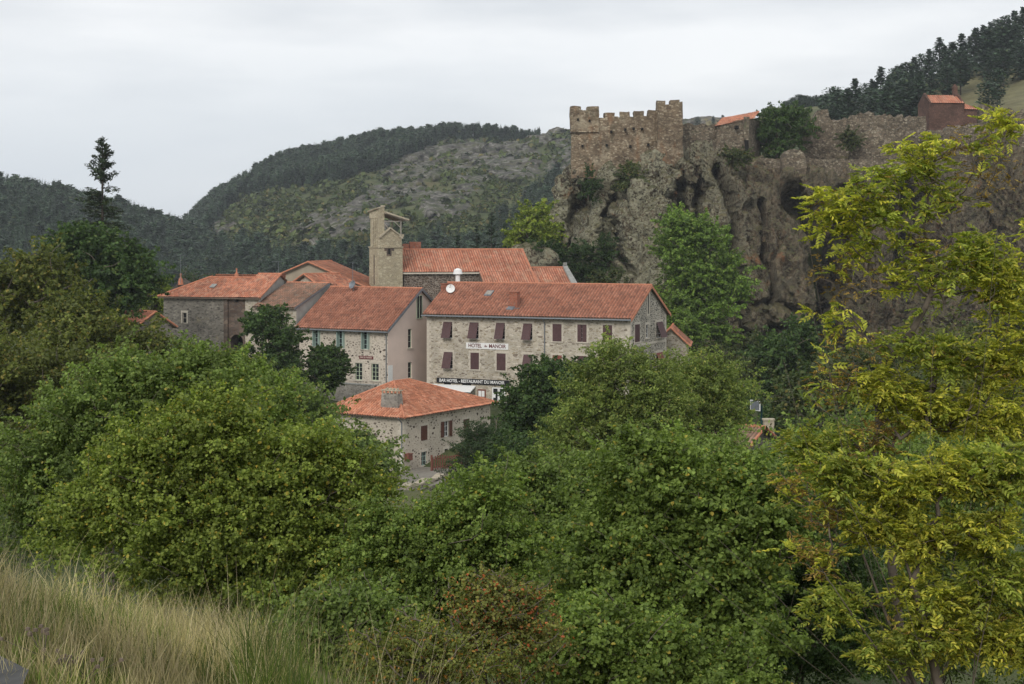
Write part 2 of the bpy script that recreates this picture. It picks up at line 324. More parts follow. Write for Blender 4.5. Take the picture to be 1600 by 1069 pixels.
def rockmask(px, py, n):
    r = np.zeros_like(px)+0.
    for x, y, a, b, s in ROCKS:
        dx = (px-x); dy = (py-y)-s*dx*.6; r = np.maximum(r, 1.25-np.sqrt((dx/a)**2+(dy/b)**2))
    return sstep(.15, .45, r+n*.55)
pxs = np.concatenate([np.arange(-700, 240, 20), np.arange(240, 1660, 3.0), np.arange(1660, 2500, 20)])
Ys = np.concatenate([[.6, 2, 3, 4], np.arange(5, 20, .7), np.arange(20, 60, 3), np.arange(60, 230, 4), np.arange(230, 440, 7), np.arange(440, 910, 3.2), np.arange(920, 1400, 25), [1600, 2000, 2400]])
GX, GY = np.meshgrid(pxs, Ys); X = (GX-CX)*GY/F
X = np.where(GY < 20, X*np.interp(GY, [0, .6, 4, 20], [30, 24, 5, 1.0]), X)
Z = ground_z(X.ravel(), GY.ravel()).reshape(X.shape)
PX = CX+F*X/GY; PY = HY-F*Z/GY
nn = fbm(np.stack([X.ravel()/26, GY.ravel()/26, Z.ravel()/14], 1), 4, 31).reshape(X.shape)
rm = rockmask(PX, PY, nn*1.6)*(GY > 460)*(GY < 905)
cr_ = np.abs(fbm(np.stack([X.ravel()/8, GY.ravel()/70, Z.ravel()/15], 1), 5, 41, .65).reshape(X.shape))
Yd = GY-rm*(16*cr_*2-3)*1.4; Zd = Z+rm*(2.5*(1-cr_*3))
nr, nc = X.shape
V = np.stack([X.ravel(), Yd.ravel(), Zd.ravel()], 1)
ii = np.arange(nr*nc).reshape(nr, nc); Fq = np.stack([ii[:-1, :-1].ravel(), ii[:-1, 1:].ravel(), ii[1:, 1:].ravel(), ii[1:, :-1].ravel()], 1)
def mat_ground():
    m, t, b = newmat('grassland_and_heath'); v = ocoord(t)
    a = N_(t, 'ShaderNodeAttribute', attribute_name='rock'); g = N_(t, 'ShaderNodeAttribute', attribute_name='grass')
    n1 = noise(t, v, .035, 8, .68); n2 = noise(t, v, .22, 6, .7)
    veg = ramp(t, n1, [(.30, (.030,.040,.014)), (.45, (.052,.068,.022)), (.56, (.085,.090,.034)), (.68, (.105,.085,.042))])
    veg = mix(t, 1., veg, ramp(t, n2, [(.3, (.55,)*3), (.7, (1.4,)*3)]), 'MULTIPLY')
    vs = ocoord(t, (1, 1, .45)); rk = ramp(t, noise(t, vs, .22, 8, .75), [(.36, (.025,.024,.019)), (.48, (.060,.055,.045)), (.56, (.15,.14,.12)), (.68, (.27,.255,.225))])
    dry = ramp(t, n2, [(.3, (.16,.14,.07)), (.7, (.30,.25,.14))])
    rr = ramp(t, mth(t, 'ADD', mth(t, 'MULTIPLY', a.outputs['Fac'], .72), mth(t, 'MULTIPLY', mth(t, 'SUBTRACT', n2, .5), 3.2)), [(.52, (0,0,0)), (.64, (1,1,1))])
    c = mix(t, g.outputs['Fac'], veg, dry); c = mix(t, rr, c, rk)
    t.links.new(c, b.inputs['Base Color']); b.inputs['Roughness'].default_value = .95
    bump(t, b, n2, .6, 1.5); return m
M['ground'] = mat_ground()
gm = np.clip(sstep(1240, 1330, PX)*sstep(262, 275, GY)*(1-sstep(700, 800, GY))*.5, 0, 1)
gm = np.maximum(gm, (GY < 14)*.7)
gm = np.maximum(gm, sstep(1070, 1100, PX)*sstep(1330, 1290, PX)*sstep(600, 640, GY)*.9)
gm = np.maximum(gm, np.clip(1-np.hypot((PX-805)/60, (PY-214)/3.5), 0, 1)*1.5*(GY > 700)).clip(0, 1)
keepf = np.ones(len(Fq), bool)
me = mesh_np('ground', V, Fq, {'rock': rm.ravel(), 'grass': gm.ravel()}, smooth=True)
tag(link('ground', me, M['ground']), kind='structure')

# basalt outcrop under the castle: many lobes fused into one surface, then weathered
LOBES = []
def lobe(Ya, Yb, *pts):
    n = len(pts)
    for k in range(n-1):
        a = pts[k]; b = pts[k+1]; m = 5
        for q in range(m+(k == n-2)):
            s = q/m; px, py, r = [a[i]*(1-s)+b[i]*s for i in range(3)]; tt = (k+s)/(n-1); Y = Ya*(1-tt)+Yb*tt
            LOBES.append((*wp(px, py, Y), r*Y/F))
lobe(219.5, 223, (893,290,20),(893,330,24),(882,375,24),(872,420,30))
lobe(219, 210, (955,286,22),(940,318,25),(922,352,29),(905,390,30),(900,450,36))
lobe(218.5, 217, (1030,266,20),(1050,268,20),(1068,270,18))
lobe(218, 198, (1022,264,22),(1012,300,38),(1004,350,50),(1000,400,52),(1005,450,50),(1010,530,50))
lobe(222, 214, (1060,262,22),(1078,300,34),(1082,360,40),(1085,440,48),(1085,540,50))
lobe(217, 205, (1095,240,16),(1118,262,24),(1135,300,30),(1140,360,34),(1140,440,40),(1140,540,44))
lobe(220, 203, (1165,266,22),(1185,300,32),(1200,360,40),(1206,430,46),(1204,490,44))
lobe(214, 202, (1222,300,22),(1238,350,26),(1250,410,30),(1248,470,32))
lobe(209, 206, (1165,500,24),(1200,492,32),(1228,496,24))
lobe(212, 208, (1150,520,26),(1195,540,40),(1200,600,50))
lobe(220, 216, (1240,262,20),(1262,282,22),(1275,310,20),(1280,360,18))
lobe(219.5, 219.5, (1262,292,22),(1300,290,22),(1340,290,22),(1420,290,24))
lobe(240, 232, (1290,300,30),(1310,380,50),(1310,500,70))
lobe(219.5, 219.5, (1165,286,18),(1195,288,20),(1230,284,20),(1245,290,22))
lobe(232, 222, (1345,262,32),(1360,330,50),(1375,420,70),(1370,540,80))
lobe(228, 218, (1440,250,36),(1470,330,66),(1480,430,80),(1480,560,90))
lobe(228, 218, (1540,240,40),(1590,330,80),(1600,450,90),(1600,600,100))
lobe(232, 226, (1640,250,50),(1740,330,90),(1760,450,110))
lobe(243, 243, (930,318,44),(1010,318,60),(1110,318,68),(1200,320,66),(1280,330,60),(1400,330,70),(1560,330,80),(1700,330,80))
lobe(241, 241, (930,420,70),(1060,420,90),(1200,430,95),(1400,440,110),(1600,440,110))
lobe(233, 233, (905,296,24),(960,296,26),(1040,290,36))
def blobmesh(name, lobes, vox):
    import bmesh
    bm = bmesh.new()
    for x, y, z, r in lobes:
        bmesh.ops.create_icosphere(bm, subdivisions=2, radius=r, matrix=Matrix.Translation((x, y, z)))
    me = bpy.data.meshes.new(name); bm.to_mesh(me); bm.free()
    o = bpy.data.objects.new(name, me); COL.objects.link(o)
    md = o.modifiers.new('r', 'REMESH'); md.mode = 'VOXEL'; md.voxel_size = vox
    dg = bpy.context.evaluated_depsgraph_get(); m2 = bpy.data.meshes.new_from_object(o.evaluated_get(dg))
    bpy.data.objects.remove(o); n = len(m2.vertices)
    v = np.zeros(n*3, np.float32); m2.vertices.foreach_get('co', v); nr_ = np.zeros(n*3, np.float32); m2.vertices.foreach_get('normal', nr_)
    return m2, v.reshape(-1, 3).astype(float), nr_.reshape(-1, 3).astype(float)
m2, v, n = blobmesh('basalt_cliff', LOBES, .34)
def ridged(P, o, s):
    r = 0; a = 1; t = 0
    for q in range(o): r = r+a*(1-2*np.abs(vn(P*2.1**q, s+q))); t += a; a *= .55
    return r/t
def worley(P, s):
    I = np.floor(P).astype(np.int64); d1 = np.full(len(P), 9.); d2 = np.full(len(P), 9.)
    for a in (-1, 0, 1):
        for b in (-1, 0, 1):
            for c in (-1, 0, 1):
                J = I+[a, b, c]; q = J+np.stack([_h(J[:, 0], J[:, 1], J[:, 2], s+k) for k in range(3)], 1); d = np.linalg.norm(P-q, axis=1)
                n1 = np.minimum(d1, d); d2 = np.minimum(d2, np.maximum(d1, d)); d1 = n1
    return d1, d2
def facets(P, s, lim=.5):
    I = np.floor(P).astype(np.int64); bd = np.full(len(P), 9.); bc = np.zeros((len(P), 3)); bj = np.zeros((len(P), 3), np.int64)
    for a in (-1, 0, 1):
        for b in (-1, 0, 1):
            for c in (-1, 0, 1):
                J = I+[a, b, c]; q = J+np.stack([_h(J[:, 0], J[:, 1], J[:, 2], s+k) for k in range(3)], 1); d = np.linalg.norm(P-q, axis=1); m = d < bd; bd[m] = d[m]; bc[m] = q[m]; bj[m] = J[m]
    nn_ = np.stack([_h(bj[:, 0], bj[:, 1], bj[:, 2], s+20+k) for k in range(3)], 1)*2-1
    return np.clip(np.sum((P-bc)*nn_, 1), -lim, lim)+(_h(bj[:, 0], bj[:, 1], bj[:, 2], s+40)-.5)*.7
def cleftdist(px, py, line):
    r = np.full(len(px), 1e9)
    for (ax, ay), (bx_, by) in zip(line[:-1], line[1:]):
        dx, dy = bx_-ax, by-ay; t = np.clip(((px-ax)*dx+(py-ay)*dy)/(dx*dx+dy*dy), 0, 1); r = np.minimum(r, np.hypot(px-ax-t*dx, py-ay-t*dy))
    return r
big = ridged(v/np.array([7.5, 7.5, 12]), 3, 3)
med = ridged(v/np.array([2.6, 2.6, 3.6]), 3, 13)
fine = fbm(v/.8, 3, 23)+.55*fbm(v/.38, 2, 27)
# columns: fine fluting leaning to one side, strongest on the right-hand buttress
u = v[:, 0]*.9+v[:, 2]*.55; lean = sstep(30, 40, v[:, 0])
flu = (np.abs(vn(np.stack([u*1.5, v[:, 1]*.15, v[:, 2]*.12+v[:, 0]*.1], 1), 77))-.3)
flu2 = (np.abs(vn(np.stack([v[:, 0]*.25, v[:, 1]*.25, v[:, 2]*1.7+v[:, 0]*.5], 1), 79))-.3)
low = sstep(-4, -12, v[:, 2])*lean
dsp = big*1.1+med*.45+fine*.45+(flu*(.25+.75*lean)*(1-low)+flu2*low)*1.3
W = v+np.stack([fbm(v/3, 2, 91), fbm(v/3, 2, 92), fbm(v/3, 2, 93)], 1)*1.2
d1, d2 = worley(W/np.array([5.2, 5.2, 9.5]), 5); dsp = dsp-1.5*np.exp(-(d2-d1)/.06)+facets(W/np.array([3.4, 3.4, 5.5]), 55)*.85
d1, d2 = worley(W/np.array([1.5, 1.5, 2.3]), 15); dsp = dsp-.45*np.exp(-(d2-d1)/.08)+facets(W/np.array([1.3, 1.3, 1.9]), 65)*.5
cpx = CX+F*v[:, 0]/v[:, 1]; cpy = HY-F*v[:, 2]/v[:, 1]; wob = fbm(v/2.0, 3, 95)*7; push = 0
for ln_, w_, dep_ in (([(985,258),(975,300),(957,330),(945,352),(950,400),(962,450)], 6, 5), ([(963,332),(966,370),(976,400),(988,424)], 2.5, 3), ([(1064,292),(1056,310),(1060,332),(1052,370)], 5, 3), ([(1120,262),(1140,300),(1152,345),(1146,400),(1160,445),(1166,520)], 5, 4),
        ([(1238,312),(1262,335),(1278,380),(1288,450),(1290,540)], 9, 7), ([(925,298),(905,330),(892,368),(880,404)], 6, 4.5), ([(1192,320),(1198,400),(1212,470)], 3, 2.5), ([(1165,478),(1205,474),(1245,482)], 3, 1.5), ([(1168,524),(1210,520),(1246,512)], 4, 3), ([(1088,275),(1096,305),(1090,350)], 3.5, 2.2), ([(1320,300),(1330,380),(1318,460)], 7, 4), ([(1420,260),(1425,340),(1415,440)], 8, 4)):
    push = push+1.7*dep_*np.exp(-(cleftdist(cpx+wob, cpy+wob*.6, ln_)/(w_*1.6))**2)
v = v+n*dsp[:, None]; v[:, 1] += push*(v[:, 1] < 236)
v[:, 2] += fbm(v/3, 3, 88)*.3
m2.vertices.foreach_set('co', v.astype(np.float32).ravel()); m2.update()
def mat_cliff():
    m, t, b = newmat('lichened_basalt'); v = ocoord(t); g = N_(t, 'ShaderNodeNewGeometry'); s = N_(t, 'ShaderNodeSeparateXYZ'); t.links.new(g.outputs['Normal'], s.inputs[0])
    mp_ = N_(t, 'ShaderNodeMapping'); mp_.inputs['Rotation'].default_value = (0, R(28), 0); mp_.inputs['Scale'].default_value = (1, 1, .3); t.links.new(v, mp_.inputs[0])
    n1 = noise(t, mp_.outputs[0], .9, 8, .72); n2 = noise(t, v, 2.6, 8, .75); n3 = noise(t, v, .16, 5, .6)
    base = ramp(t, n1, [(.34, (.012,.010,.008)), (.45, (.038,.028,.019)), (.55, (.092,.068,.045)), (.68, (.19,.145,.095))])
    brown = ramp(t, n1, [(.34, (.018,.011,.008)), (.47, (.058,.040,.026)), (.56, (.13,.092,.058)), (.68, (.25,.19,.125))])
    sx = N_(t, 'ShaderNodeSeparateXYZ'); t.links.new(v, sx.inputs[0])
    xm = N_(t, 'ShaderNodeMapRange'); xm.inputs[1].default_value = 22; xm.inputs[2].default_value = 36; t.links.new(sx.outputs[0], xm.inputs[0])
    c = mix(t, mth(t, 'MULTIPLY', xm.outputs[0], .9), base, brown)
    lich = ramp(t, mth(t, 'ADD', n2, mth(t, 'MULTIPLY', n3, .35)), [(.60, (0,0,0)), (.70, (1,1,1))])
    lm = mth(t, 'MULTIPLY', lich, mth(t, 'SUBTRACT', .84, mth(t, 'MULTIPLY', xm.outputs[0], .6)))
    c = mix(t, lm, c, (.36,.345,.24))
    ru = ramp(t, noise(t, v, .33, 6, .65), [(.60, (0,0,0)), (.72, (1,1,1))]); c = mix(t, mth(t, 'MULTIPLY', ru, .75), c, (.26,.115,.045))
    up = ramp(t, mth(t, 'ADD', s.outputs[2], mth(t, 'MULTIPLY', mth(t, 'SUBTRACT', n2, .5), 1.2)), [(.42, (0,0,0)), (.72, (1,1,1))])
    gr = ramp(t, noise(t, v, .5, 5, .6), [(.35, (.055,.060,.022)), (.6, (.13,.115,.055)), (.75, (.19,.15,.085))]); c = mix(t, mth(t, 'MULTIPLY', up, .85), c, gr)
    t.links.new(c, b.inputs['Base Color']); b.inputs['Roughness'].default_value = .95
    bump(t, b, mix(t, .5, n1, n2), 1., .9); return m
M['cliff'] = mat_cliff()
tag(link('basalt_cliff', m2, M['cliff']), kind='structure')
# rounded rock below the castle
m3, v, n = blobmesh('boulder', [(*wp(812,400,198), 1.7), (*wp(832,402,198), 2.2), (*wp(852,408,198), 1.8)], .3)
v = v+n*(fbm(v/1.6, 4, 5)*.7)[:, None]; m3.vertices.foreach_set('co', v.astype(np.float32).ravel()); m3.update()
bo = link('mossy_boulder', m3, M['cliff']); tag(bo, 'low domed lichen covered rock behind the long church roof', 'boulder')
# ------------------------------------------------------------------ buildings
class Fr:
    """local frame of a building: x along the front to the right, y away from us, z up; origin at the front left foot"""
    def __init__(s, cpx, Y, zg, rot, Ln):
        s.r = R(rot); s.L = Ln; s.x = np.array([math.cos(s.r), math.sin(s.r)]); s.y = np.array([-math.sin(s.r), math.cos(s.r)])
        s.O = np.array([wx(cpx, Y), Y])-s.x*Ln; s.zg = zg; s.loc = (s.O[0], s.O[1], zg)
    def hit(s, px, py, axis, off):
        d = np.array([(px-CX)/F, 1.0]); n = s.y if axis == 'front' else s.x
        t = (np.dot(s.O, n)+off)/np.dot(d, n); p = d*t-s.O
        return (float(np.dot(p, s.x if axis == 'front' else s.y)), (HY-py)*t/F-s.zg)
    def front(s, px, py, off=0): return s.hit(px, py, 'front', off)
    def side(s, px, py): return s.hit(px, py, 'side', s.L)
    def P(s, x, y, z): return np.array([s.O[0]+s.x[0]*x+s.y[0]*y, s.O[1]+s.x[1]*x+s.y[1]*y, s.zg+z])
    def pix(s, x, y, z):
        p = s.P(x, y, z); return (CX+F*p[0]/p[1], HY-F*p[2]/p[1])
def pl_front(a, c, d): return (a, d, c)                  # d: depth into the wall
def pl_side(Ln): return lambda a, c, d: (Ln-d, a, c)
def wall(mb, Lw, z0, z1, ops, pl, dep=.22):
    xs = sorted({0, Lw}|{o[0] for o in ops}|{o[2] for o in ops}); zs = sorted({z0, z1}|{o[1] for o in ops}|{o[3] for o in ops})
    for i in range(len(xs)-1):
        for j in range(len(zs)-1):
            a, b, c, d = xs[i], xs[i+1], zs[j], zs[j+1]; mx, mz = (a+b)/2, (c+d)/2
            if any(o[0] < mx < o[2] and o[1] < mz < o[3] for o in ops): continue
            mb.quad(pl(a,c,0), pl(b,c,0), pl(b,d,0), pl(a,d,0))
    for a, c, b, d in ops:
        mb.quad(pl(a,c,0), pl(a,d,0), pl(a,d,dep), pl(a,c,dep)); mb.quad(pl(b,c,0), pl(b,c,dep), pl(b,d,dep), pl(b,d,0))
        mb.quad(pl(a,d,0), pl(b,d,0), pl(b,d,dep), pl(a,d,dep)); mb.quad(pl(a,c,0), pl(a,c,dep), pl(b,c,dep), pl(b,c,0))
def bx(mb, pl, a0, c0, d0, a1, c1, d1):
    b = [pl(a0,c0,d0), pl(a1,c0,d0), pl(a1,c0,d1), pl(a0,c0,d1)]; t = [pl(a0,c1,d0), pl(a1,c1,d0), pl(a1,c1,d1), pl(a0,c1,d1)]
    mb.hexa(b, t)
def window(rt, pl, a0, c0, a1, c1, frame='white', shut=None, smat='shutter', surround='surround', bars=(1, 3), quoin=True, sill=True, sw=.16, pane='glass'):
    f = MB(); w = .055; d0, d1 = .10, .16
    for q in ((a0,c0,a0+w,c1), (a1-w,c0,a1,c1), (a0+w,c0,a1-w,c0+w), (a0+w,c1-w,a1-w,c1)): bx(f, pl, q[0], q[1], d0, q[2], q[3], d1)
    for k in range(1, bars[0]+1):
        x = a0+(a1-a0)*k/(bars[0]+1); bx(f, pl, x-.028, c0+w, d0+.005, x+.028, c1-w, d1-.005)
    for k in range(1, bars[1]+1):
        z = c0+(c1-c0)*k/(bars[1]+1); bx(f, pl, a0+w, z-.016, d0+.01, a1-w, z+.016, d1-.01)
    fo = build('window', f, M[frame], rt)
    p = MB(); bx(p, pl, a0+.01, c0+.01, .135, a1-.01, c1-.01, .15); build('pane', p, M[pane], fo)
    if surround:
        s = MB(); n = max(3, int((c1-c0)/.28)); h = (c1-c0)/n
        for k in range(n):
            e = (sw*1.55 if k % 2 else sw*.85) if quoin else sw
            for sd in (-1, 1):
                xa, xb = (a0-e, a0) if sd < 0 else (a1, a1+e); bx(s, pl, xa, c0+k*h+.008, -.018, xb, c0+(k+1)*h-.008, .04)
        bx(s, pl, a0-sw*1.2, c1, -.02, a1+sw*1.2, c1+.22, .04)
        build('surround', s, M[surround], fo)
    if sill:
        s = MB(); bx(s, pl, a0-sw, c0-.11, -.09, a1+sw, c0-.002, .06); build('sill', s, M['surround'], fo)
    if shut == 'closed':
        s = MB(); bx(s, pl, a0+.01, c0+.01, -.035, a1-.01, c1-.01, .01)
        m_ = (a0+a1)/2; nb = 9
        for k in range(nb):
            z = c0+.08+(c1-c0-.16)*k/nb; bx(s, pl, a0+.07, z, -.048, m_-.03, z+(c1-c0-.16)/nb*.6, -.033); bx(s, pl, m_+.03, z, -.048, a1-.07, z+(c1-c0-.16)/nb*.6, -.033)
        build('shutter', s, M[smat], rt)
    if shut == 'ajar':
        m_ = (a0+a1)/2
        for xa, xb in ((a0+.01, m_-.035), (m_+.035, a1-.01)):
            s = MB(); bx(s, pl, xa, c0+.01, -.035, xb, c1-.01, .01); build('shutter', s, M[smat], rt)
    if shut == 'tilt':          # top-hung leaf pushed out at the bottom
        s = MB(); o = .62; t = .035; zc = c0+.06
        b = [pl(a0+.01,zc,-o), pl(a1-.01,zc,-o), pl(a1-.01,zc,-o+t), pl(a0+.01,zc,-o+t)]; tp = [pl(a0+.01,c1-.02,-.05), pl(a1-.01,c1-.02,-.05), pl(a1-.01,c1-.02,-.05+t), pl(a0+.01,c1-.02,-.05+t)]
        s.hexa(b, tp)
        for x in (a0+.06, a1-.06): s.beam(pl(x, c0+.5, -.01), pl(x, c0+.12, -o+.03), .025)
        build('shutter', s, M[smat], rt)
    if shut == 'open':
        hw = (a1-a0)/2+.06
        for xa, xb in ((a0-hw-.03, a0-.04), (a1+.04, a1+hw+.03)):
            s = MB(); bx(s, pl, xa, c0+.01, -.085, xb, c1-.01, -.045)
            for z in (c0+.2, c1-.2): bx(s, pl, xa+.03, z-.05, -.10, xb-.03, z+.05, -.083)
            build('shutter', s, M[smat], rt)
    return fo
def roof_grid(O, U, Vv, Lu, Lv, xl, xr, tw=.30, tl=.42, amp=.07, step=.07, seed=0, wob=.02):
    """tiled slope: O eave start, U along the eave, Vv up the slope; xl/xr: functions of v giving the left and right edge"""
    O, U, Vv = (np.array(q, float) for q in (O, U, Vv)); U /= np.linalg.norm(U); Vv /= np.linalg.norm(Vv); Nn = np.cross(U, Vv)
    if Nn[2] < 0: Nn = -Nn
    nu = int(math.ceil(Lu/tw))*4+1; us = np.arange(nu)*tw/4; rows = []
    nrw = int(math.ceil(Lv/tl))
    for r in range(nrw):
        rows.append((r*tl, step, r)); rows.append((min((r+1)*tl, Lv), 0., r))
    prof = amp*np.array([-.9, .55, 1, .55])[np.arange(nu) % 4]
    V = []; UV = []
    for (y, h, r) in rows:
        lo, hi = xl(y), xr(y); x = np.clip(us, lo, max(hi, lo)); P = O+x[:, None]*U+y*Vv+(prof+h)[:, None]*Nn
        V.append(P); UV.append(np.stack([us/tw-.001, np.full(nu, r+.5)], 1))
    V = np.concatenate(V); UV = np.concatenate(UV)
    V[:, 2] += fbm(V/2.2, 2, 61+seed)*wob
    ii = np.arange(len(rows)*nu).reshape(-1, nu); Fq = np.stack([ii[:-1, :-1].ravel(), ii[:-1, 1:].ravel(), ii[1:, 1:].ravel(), ii[1:, :-1].ravel()], 1)
    a = V[Fq[:, 0]]; b_ = V[Fq[:, 1]]; c = V[Fq[:, 2]]; d = V[Fq[:, 3]]
    keep = (np.linalg.norm(a-b_, axis=1)+np.linalg.norm(c-d, axis=1)) > .01
    return V, Fq[keep], UV
def roof_obj(name, grids, mat, parent):
    V = []; Fq = []; UV = []; b = 0
    for v, f, u in grids: V.append(v); Fq.append(f+b); UV.append(u); b += len(v)
    me = mesh_np(name, np.concatenate(V), np.concatenate(Fq), uv=np.concatenate(UV)); return link(name, me, mat, parent)
def ridge_line(mb, p, q, r=.11, step=.4):
    p = Vector(p); q = Vector(q); n = max(1, int((q-p).length/step))
    for k in range(n): mb.tube(p.lerp(q, k/n), p.lerp(q, (k+1.06)/n), r, r*.88, 7)
def gable_house(name, fr, W, ze, zr, wallm, roofm, label, cat='house', fops=(), sops=(), sidem=None, oh=.45, ohs=.35, zb=-4, tw=.32, tl=.42, amp=.07, ry=None, left_rake=None, back=True, gabm=None, flat_right=0):
    """walls with openings, a two-slope tiled roof with its ridge along local x at depth ry"""
    Ln = fr.L; ry = W/2 if ry is None else ry
    rt = root(name, fr.loc, fr.r, label, cat)
    mb = MB(); wall(mb, Ln, zb, ze, list(fops), pl_front); mb.quad((0,0,zb),(0,0,ze),(0,ry,zr),(0,W,ze),(0,W,zb)); mb.quad((Ln,W,zb),(Ln,W,ze),(0,W,ze),(0,W,zb))
    sm = MB() if sidem else mb; wall(sm, W, zb, ze, list(sops), pl_side(Ln)); sm.quad((Ln,0,ze),(Ln,W,ze),(Ln,ry,zr))
    build('wall', mb, M[wallm], rt)
    if sidem: build('gable_wall', sm, M[sidem], rt)
    m1 = (zr-ze)/ry; m2 = (zr-ze)/(W-ry); Lx = Ln+2*ohs
    s1 = math.hypot(ry+oh, m1*(ry+oh)); s2 = math.hypot(W-ry+oh, m2*(W-ry+oh)); lift = .10
    g = [roof_grid((-ohs, -oh, ze-m1*oh+lift), (1,0,0), (0, 1, m1), Lx, s1, lambda y: 0, lambda y: Lx, tw, tl, amp),
         roof_grid((-ohs, W+oh, ze-m2*oh+lift), (1,0,0), (0, -1, m2), Lx, s2, lambda y: 0, lambda y: Lx, tw, tl, amp)]
    ro = roof_obj('roof', g, M[roofm], rt)
    r = MB(); ridge_line(r, (-ohs, ry, zr+lift+.03), (Ln+ohs, ry, zr+lift+.03)); build('ridge_tiles', r, M['ridge'], ro)
    e = MB()                                             # boards under the slopes
    for (ya, za, yb, zb_) in ((-oh, ze-m1*oh, ry, zr), (W+oh, ze-m2*oh, ry, zr)):
        e.hexa([(-ohs,ya,za-.03),(Ln+ohs,ya,za-.03),(Ln+ohs,yb,zb_-.03),(-ohs,yb,zb_-.03)], [(-ohs,ya,za+.085),(Ln+ohs,ya,za+.085),(Ln+ohs,yb,zb_+.085),(-ohs,yb,zb_+.085)])
    build('roof_boards', e, M['wood'], ro)
    return rt, ro
def spec(fr, face, L_, x0, y0, x1, y1):
    f = fr.front if face == 'front' else fr.side
    ym = (y0+y1)/2; xm = (x0+x1)/2; a0 = f(x0, ym)[0]; a1 = f(x1, ym)[0]; c1 = f(xm, y0)[1]; c0 = f(xm, y1)[1]; return (a0, c0, a1, c1)
def text(s, size, mat, parent, loc, rot, ext=.01, off=.0, name='lettering', xs=1.0, fit=None):
    cu = bpy.data.curves.new(name, 'FONT'); cu.body = s; cu.size = size; cu.extrude = ext; cu.offset = off; cu.align_x = 'CENTER'; cu.align_y = 'CENTER'
    o = bpy.data.objects.new('t', cu); COL.objects.link(o); dg = bpy.context.evaluated_depsgraph_get(); dg.update()
    me = bpy.data.meshes.new_from_object(o.evaluated_get(dg)); bpy.data.objects.remove(o)
    if fit: xs = fit/(max(v.co.x for v in me.vertices)-min(v.co.x for v in me.vertices))
    me.transform(Matrix.Translation(loc) @ rot.to_4x4() @ Matrix.Diagonal((xs, 1, 1, 1))); me.materials.clear(); me.name = name
    return link(name, me, mat, parent)
RF = Matrix.Rotation(R(90), 3, 'X')
def chimney(rt, x, y, z0, z1, wx_, wy_, mat, pots=0, cap=True, name='chimney'):
    m = MB(); m.box(x-wx_/2, y-wy_/2, z0, x+wx_/2, y+wy_/2, z1)
    if cap: m.box(x-wx_/2-.06, y-wy_/2-.06, z1+.002, x+wx_/2+.06, y+wy_/2+.06, z1+.09)
    o = build(name, m, M[mat], rt)
    for k in range(pots):
        p = MB(); xx = x+(k-(pots-1)/2)*wx_/max(pots, 1)*.8; p.tube((xx, y, z1+.08), (xx, y, z1+.42), .11, .09, 8); build('chimney_pot', p, M['ridge'], o)
    return o

# ---- the long hotel
H = Fr(985, 145, -16.0, -25.2, 21.8); HW = 10.1
ze = HY and wz(494, 145)+16.0
ze = ze-.05
front = []
def u_(zx, zy): return (640+zx/3.478, 420+zy/3.478)
for (a, b, c, d, st) in [(184,288,232,378,'tilt'),(327,291,375,381,'tilt'),(471,293,518,384,'tilt'),(619,297,667,388,'tilt'),(777,300,826,395,'closed'),(912,303,962,398,'ajar'),(1050,306,1101,400,'closed'),
                         (187,452,234,543,'tilt'),(331,456,377,547,'closed'),(473,460,522,553,'closed'),(620,466,668,552,'tilt'),(777,470,827,560,'closed_red'),(912,474,962,566,'closed'),(1050,478,1101,570,'closed')]:
    front.append((spec(H, 'front', 0, *u_(a, b), *u_(c, d)), st))
side = []
for (a, b, c, d, st) in [(1224,302,1250,398,'closed'),(1284,303,1298,376,'narrow'),(1340,288,1372,375,'tilt'),(1224,470,1250,560,'closed'),(1284,470,1298,545,'narrow'),(1340,455,1372,540,'tilt_red')]:
    side.append((spec(H, 'side', 0, *u_(a, b), *u_(c, d)), st))
gf = [(spec(H, 'front', 0, *u_(448, 645), *u_(520, 752)), 'door')]
for xx in ((185, 225), (285, 335)): gf.append((spec(H, 'front', 0, *u_(xx[0], 612), *u_(xx[1], 700)), 'shop'))
for xx in ((640, 700), (790, 850), (930, 990), (1060, 1110)): gf.append((spec(H, 'front', 0, *u_(xx[0], 625), *u_(xx[1], 720)), 'shop'))
hr = ze+2.75
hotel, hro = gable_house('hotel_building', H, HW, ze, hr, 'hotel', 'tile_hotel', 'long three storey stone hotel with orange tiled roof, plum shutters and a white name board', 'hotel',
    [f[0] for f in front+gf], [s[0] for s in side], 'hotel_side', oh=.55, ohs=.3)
for (q, st) in front:
    window(hotel, pl_front, *q, shut=st.split('_')[0], smat='shutter_red' if 'red' in st else 'shutter')
for (q, st) in side:
    if st == 'narrow': window(hotel, pl_side(21.8), *q, bars=(0, 2), sill=True)
    else: window(hotel, pl_side(21.8), *q, shut=st.split('_')[0], smat='shutter_red' if 'red' in st else 'shutter')
q = gf[0][0]; q = (q[0], 0.02, q[2], q[3])
for (q, st) in gf:
    if st == 'shop': window(hotel, pl_front, *q, frame='wood', bars=(1, 1), sill=False)
dq = gf[0][0]
d = MB(); a0, c0, a1, c1 = dq; mid = (a0+a1)/2
for (xa, xb) in ((a0, mid-.01), (mid+.01, a1)):
    for r_ in ((xa, c0, xa+.11, c1), (xb-.11, c0, xb, c1), (xa+.11, c0, xb-.11, c0+.35), (xa+.11, c1-.13, xb-.11, c1)): bx(d, pl_front, r_[0], r_[1], .02, r_[2], r_[3], .08)
dd = build('door', d, M['white'], hotel); p = MB(); bx(p, pl_front, a0+.05, c0+.2, .04, a1-.05, c1-.05, .06); build('pane', p, M['glass'], dd)
p = MB(); bx(p, pl_front, mid+.25, c0+1.0, .015, mid+.62, c0+1.5, .035); bx(p, pl_front, mid-.66, c0+.9, .015, mid-.36, c0+1.35, .035); build('notice', p, M['white'], dd)
